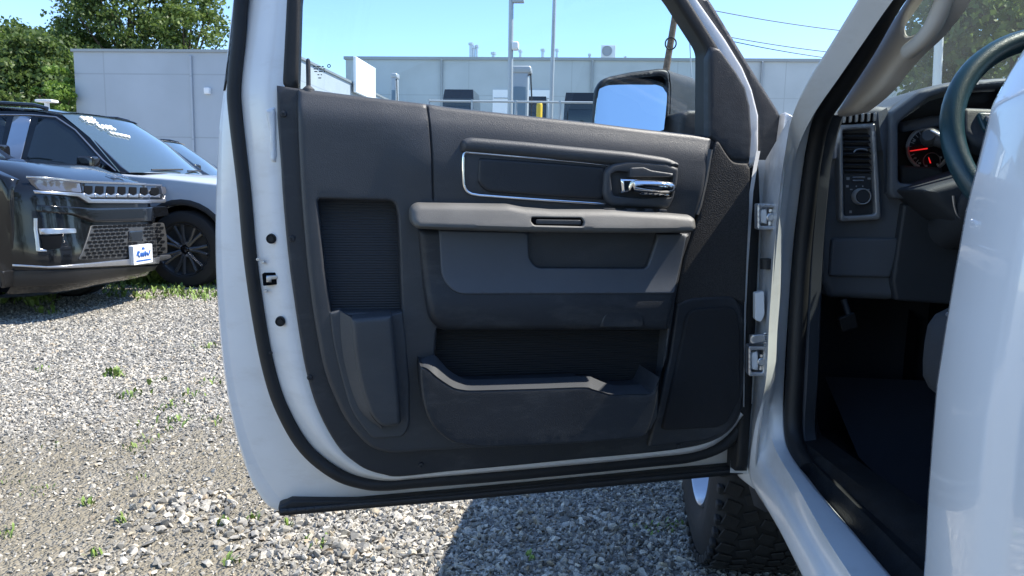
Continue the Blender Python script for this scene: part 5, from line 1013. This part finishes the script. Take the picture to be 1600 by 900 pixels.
# rail fence
fz = ypt(800, 159, 24)[2]; f0, f1 = ypt(670, 159, 24), ypt(945, 168, 24); fn_ = empty('rail_fence', ((f0[0]+f1[0])/2, 24, 0), 'low galvanised rail fence in front of the far vehicles', 'fence')
tube('rail', [(f0[0], 24, fz), (f1[0], 24, fz)], .035, GALV, fn_, k=8); tube('rail', [(f0[0], 24, fz*.5), (f1[0], 24, fz*.5)], .03, GALV, fn_, k=8)
for t in np.linspace(0, 1, 5): x = f0[0]+(f1[0]-f0[0])*t; tube('fence_post', [(x, 24, 0), (x, 24, fz+.05)], .04, GALV, fn_, k=8)
def jeep(u, v, wpx, Y, label, paint):
    c = ypt(u, v, Y); w = wpx/F*Y*1.02; zt = c[2]; r = empty('boxy_vehicle', (c[0], Y+2, 0), label, 'off-road vehicle', 'boxy vehicles parked by the warehouse'); h = zt
    V, Fs = boxm((c[0], Y+2, h*.42), (w*1.02, 4.2, h*.46), .12, 3); mk('body', V, Fs, paint, r)
    rings = [[np.array((c[0]+sx*ww/2, y, z)) for sx, y in ((-1, Y+.1+dy), (1, Y+.1+dy), (1, Y+2.7-dy*2), (-1, Y+2.7-dy*2))] for ww, z, dy in ((w*.98, h*.6, 0), (w*.9, h*.93, .12), (w*.84, h, .25))]
    V, Fs = loftm(rings, True); Fs.append((8, 9, 10, 11)); V, Fs = fixn(V, Fs); cb = mk('cabin', V, Fs, GLOSSB, r, smooth=False)
    V, Fs = boxm((c[0], Y+.14, h*.76), (w*.72, .06, h*.22), .04, 2); mk('rear_window', V, Fs, BGLASS, cb)
    lathe('spare_wheel', [(.001, .2), (h*.08, .2), (h*.11, .14), (h*.15, .2), (h*.19, .17), (h*.2, .05), (h*.19, -.05)], (c[0]+.08*w, Y-.08, h*.52), (0, -1, 0), TYRE, r, 28)
    for sx in (-1, 1):
        V, Fs = boxm((c[0]+sx*w*.43, Y-.1, h*.46), (w*.07, .06, h*.12), .02, 2); mk('tail_light', V, Fs, M('tail_red', (.35, .02, .02), .3) if sx < 0 and 'tail_red' not in bpy.data.materials else bpy.data.materials['tail_red'], r)
        for dy in (.8, 3.3): lathe('wheel', [(.001, .1), (h*.12, .1), (h*.2, .1), (h*.21, 0), (h*.2, -.2)], (c[0]+sx*w*.47, Y+dy, h*.21), (sx, 0, 0), TYRE, r, 20)
    V, Fs = boxm((c[0], Y-.12, h*.24), (w*1.0, .25, h*.09), .04, 2); mk('rear_bumper', V, Fs, MATTB, r); return r
jeep(715, 138, 52, 33, 'dark boxy off-road vehicle with spare wheel at the back, left of the lamp posts', DGREYP)
jeep(908, 143, 54, 31, 'black boxy off-road vehicle with spare wheel, partly behind the door mirror', BLACKP)
jeep(838, 149, 34, 34, 'white boxy off-road vehicle standing behind the charging cabinet', WH)
# white SUV standing nose to nose beyond the bonnet
wv = Suv('parked_suv', 'white SUV beyond the bonnet, its windshield glimpsed over the dashboard', 5.3, 6.75, 1.1, 1.1, WHITE, WHITE, None)
plain_front(wv); plain_front(t3)
wv.root.rotation_euler.z = math.pi

# ------------------------------------------------------------------ trees
def leafmat(name, c0, c1):
    m = bpy.data.materials.new(name); m.use_nodes = True; N = m.node_tree.nodes; L = m.node_tree.links; b_ = N['Principled BSDF']; out = N['Material Output']
    g_ = N.new('ShaderNodeNewGeometry'); rp = N.new('ShaderNodeValToRGB'); rp.color_ramp.elements[0].color = (*c0, 1); rp.color_ramp.elements[1].color = (*c1, 1); L.new(g_.outputs['Random Per Island'], rp.inputs[0]); L.new(rp.outputs[0], b_.inputs['Base Color']); b_.inputs['Roughness'].default_value = .55
    t = N.new('ShaderNodeBsdfTranslucent'); hs = N.new('ShaderNodeHueSaturation'); hs.inputs['Value'].default_value = 1.5; L.new(rp.outputs[0], hs.inputs['Color']); L.new(hs.outputs[0], t.inputs[0]); mx = N.new('ShaderNodeMixShader'); mx.inputs[0].default_value = .35; L.new(b_.outputs[0], mx.inputs[1]); L.new(t.outputs[0], mx.inputs[2]); L.new(mx.outputs[0], out.inputs[0]); return m
LF = [leafmat('oak_leaf', (.045, .08, .018), (.12, .175, .04)), leafmat('maple_leaf', (.06, .105, .02), (.16, .22, .055)), leafmat('bright_leaf', (.08, .15, .02), (.19, .29, .05))]
BARK = M('bark', (.09, .07, .05), .9, bump=.6, bscale=10, var=.3, vscale=4)
def tree(u, v, Y, H, Wd, lf, label, nc=70, per=80, leaf=.42, group=None, zlow=.22, name='tree'):
    p = ypt(u, v, Y); x0, y0 = p[0], Y; r = empty(name, (x0, y0, 0), label, 'tree', group)
    V, Fs = tubem([(x0, y0, -.3), (x0+.1, y0, H*.25), (x0-.1, y0+.1, H*.5), (x0, y0, H*.8)], [H*.028, H*.022, H*.015, H*.005], k=10); parts = [(V, Fs)]
    cl = []
    for i in range(nc):
        z = zlow+(1-zlow)*RNG.random()**.85; prof = math.sin(math.pi*min(1, max(0.05, (z-zlow*.55)/(1.06-zlow*.55))))**.6; a = RNG.uniform(0, 6.28); rad = Wd/2*prof*(.35+.65*RNG.random()**.5)*RNG.uniform(.85, 1.12)
        cl.append((x0+rad*math.cos(a), y0+rad*math.sin(a), z*H*RNG.uniform(.96, 1.03), Wd*RNG.uniform(.075, .14)))
    for i in range(0, nc, 5):
        c = cl[i]; z0 = max(H*.15, c[2]*.6); parts.append(tubem([(x0, y0, z0), ((x0+c[0])/2, (y0+c[1])/2, (z0+c[2])/2+.2), c[:3]], [H*.008, H*.005, H*.002], k=5))
    V, Fs = join(*parts); mk('trunk', V, Fs, BARK, r)
    C = np.array(cl); n = nc*per; ci = np.repeat(np.arange(nc), per); d = RNG.normal(size=(n, 3)); d /= np.linalg.norm(d, axis=1)[:, None]; rr_ = RNG.random(n)**.45
    pos = C[ci, :3]+d*rr_[:, None]*C[ci, 3][:, None]*np.array((1.25, 1.25, .8)); t1 = RNG.normal(size=(n, 3)); t1 /= np.linalg.norm(t1, axis=1)[:, None]; t2 = np.cross(t1, RNG.normal(size=(n, 3))); t2 /= np.linalg.norm(t2, axis=1)[:, None]
    s = leaf*RNG.uniform(.5, 1.1, n)[:, None]; Vq = np.stack([pos-t1*s*.5, pos+t2*s*.32, pos+t1*s*.5, pos-t2*s*.32], 1).reshape(-1, 3)-np.array((x0, y0, H/2))
    me = bpy.data.meshes.new('crown'); me.vertices.add(len(Vq)); me.vertices.foreach_set('co', Vq.ravel()); me.loops.add(4*n); me.loops.foreach_set('vertex_index', np.arange(4*n, dtype=np.int32)); me.polygons.add(n); me.polygons.foreach_set('loop_start', (np.arange(n)*4).astype(np.int32)); me.update(calc_edges=True); me.shade_flat(); me.materials.append(lf)
    o = bpy.data.objects.new('crown', me); COL.objects.link(o); o.parent = r; o.location = (0, 0, H/2); return r
TG = 'trees behind the lot'
tree(-60, 100, 60, 13.4, 13, LF[0], 'tall dark green tree at the far left edge behind the SUVs', group=TG, nc=190, per=120, leaf=.5)
tree(40, 100, 66, 15.2, 10, LF[0], 'dark rounded tree left of the grey building, second from the left edge', group=TG, nc=170, per=120, leaf=.5)
tree(122, 100, 72, 16.6, 9, LF[1], 'mid green tree rising behind the left corner of the grey building', group=TG, nc=150, per=110, leaf=.5)
tree(205, 100, 74, 23.5, 13, LF[0], 'tallest tree, above the middle of the grey building', group=TG, nc=190, per=120, leaf=.5)
tree(290, 80, 76, 21.5, 11, LF[1], 'airy lighter tree above the right of the grey building', group=TG, nc=110, per=100, leaf=.5)
tree(345, 80, 70, 13.5, 7, LF[2], 'small bright tree peeping over the roof beside the open door', group=TG, nc=40, per=80)
tree(92, 130, 40, 7.6, 2.9, LF[2], 'small bright green tree against the left corner of the grey building', nc=55, per=110, leaf=.3, group=TG, zlow=.12)
tree(0, 130, 40, 6.4, 2.4, LF[1], 'low leafy tree at the left edge above the SUV roof', nc=40, per=110, leaf=.3, group=TG, zlow=.12)
tree(55, 130, 52, 11.5, 7, LF[0], 'dark shaded tree filling the gap left of the grey building', nc=170, per=120, leaf=.42, group=TG, zlow=.04)
for u, Y, H_, w_, lb in ((500, 85, 13.2, 8, 'distant tree top above the roof edge near the lock pin'), (545, 88, 13.0, 6, 'distant smaller tree top beside the white parapet')): tree(u, 90, Y, H_, w_, LF[1], lb, nc=40, per=60, group=TG)
tree(1600, 60, 24, 11.5, 6.6, LF[0], 'large dark leafy tree seen through the windshield behind the white pole', nc=120, per=150, leaf=.3, group=TG, zlow=.12)
tree(1640, 60, 22, 12.5, 9, LF[1], 'big lighter tree at the right edge seen through the windshield', nc=100, per=150, leaf=.3, group=TG, zlow=.12)
tree(1525, 60, 32, 10, 6, LF[0], 'darker tree seen through the windshield beside the grab handle', nc=80, per=130, leaf=.3, group=TG, zlow=.06)

for i, (x, y, H_, w_) in enumerate(((24, 6, 11, 9), (25, -5, 12, 10), (16, -16, 11, 9), (2, -22, 12, 10), (-12, -24, 11, 10), (22, 15, 11, 9))):
    p_ = None; _o = ypt; ypt = lambda u, v, Y, _x=x, _y=y: np.array((_x, _y, 0.)); tree(0, 0, y, H_, w_, LF[i % 2], ('leafy tree right of the pickup beyond the frame', 'leafy tree behind the camera')[1 if y < -10 else 0], nc=60, per=70, leaf=.55, group='trees round the lot', zlow=.1); ypt = _o
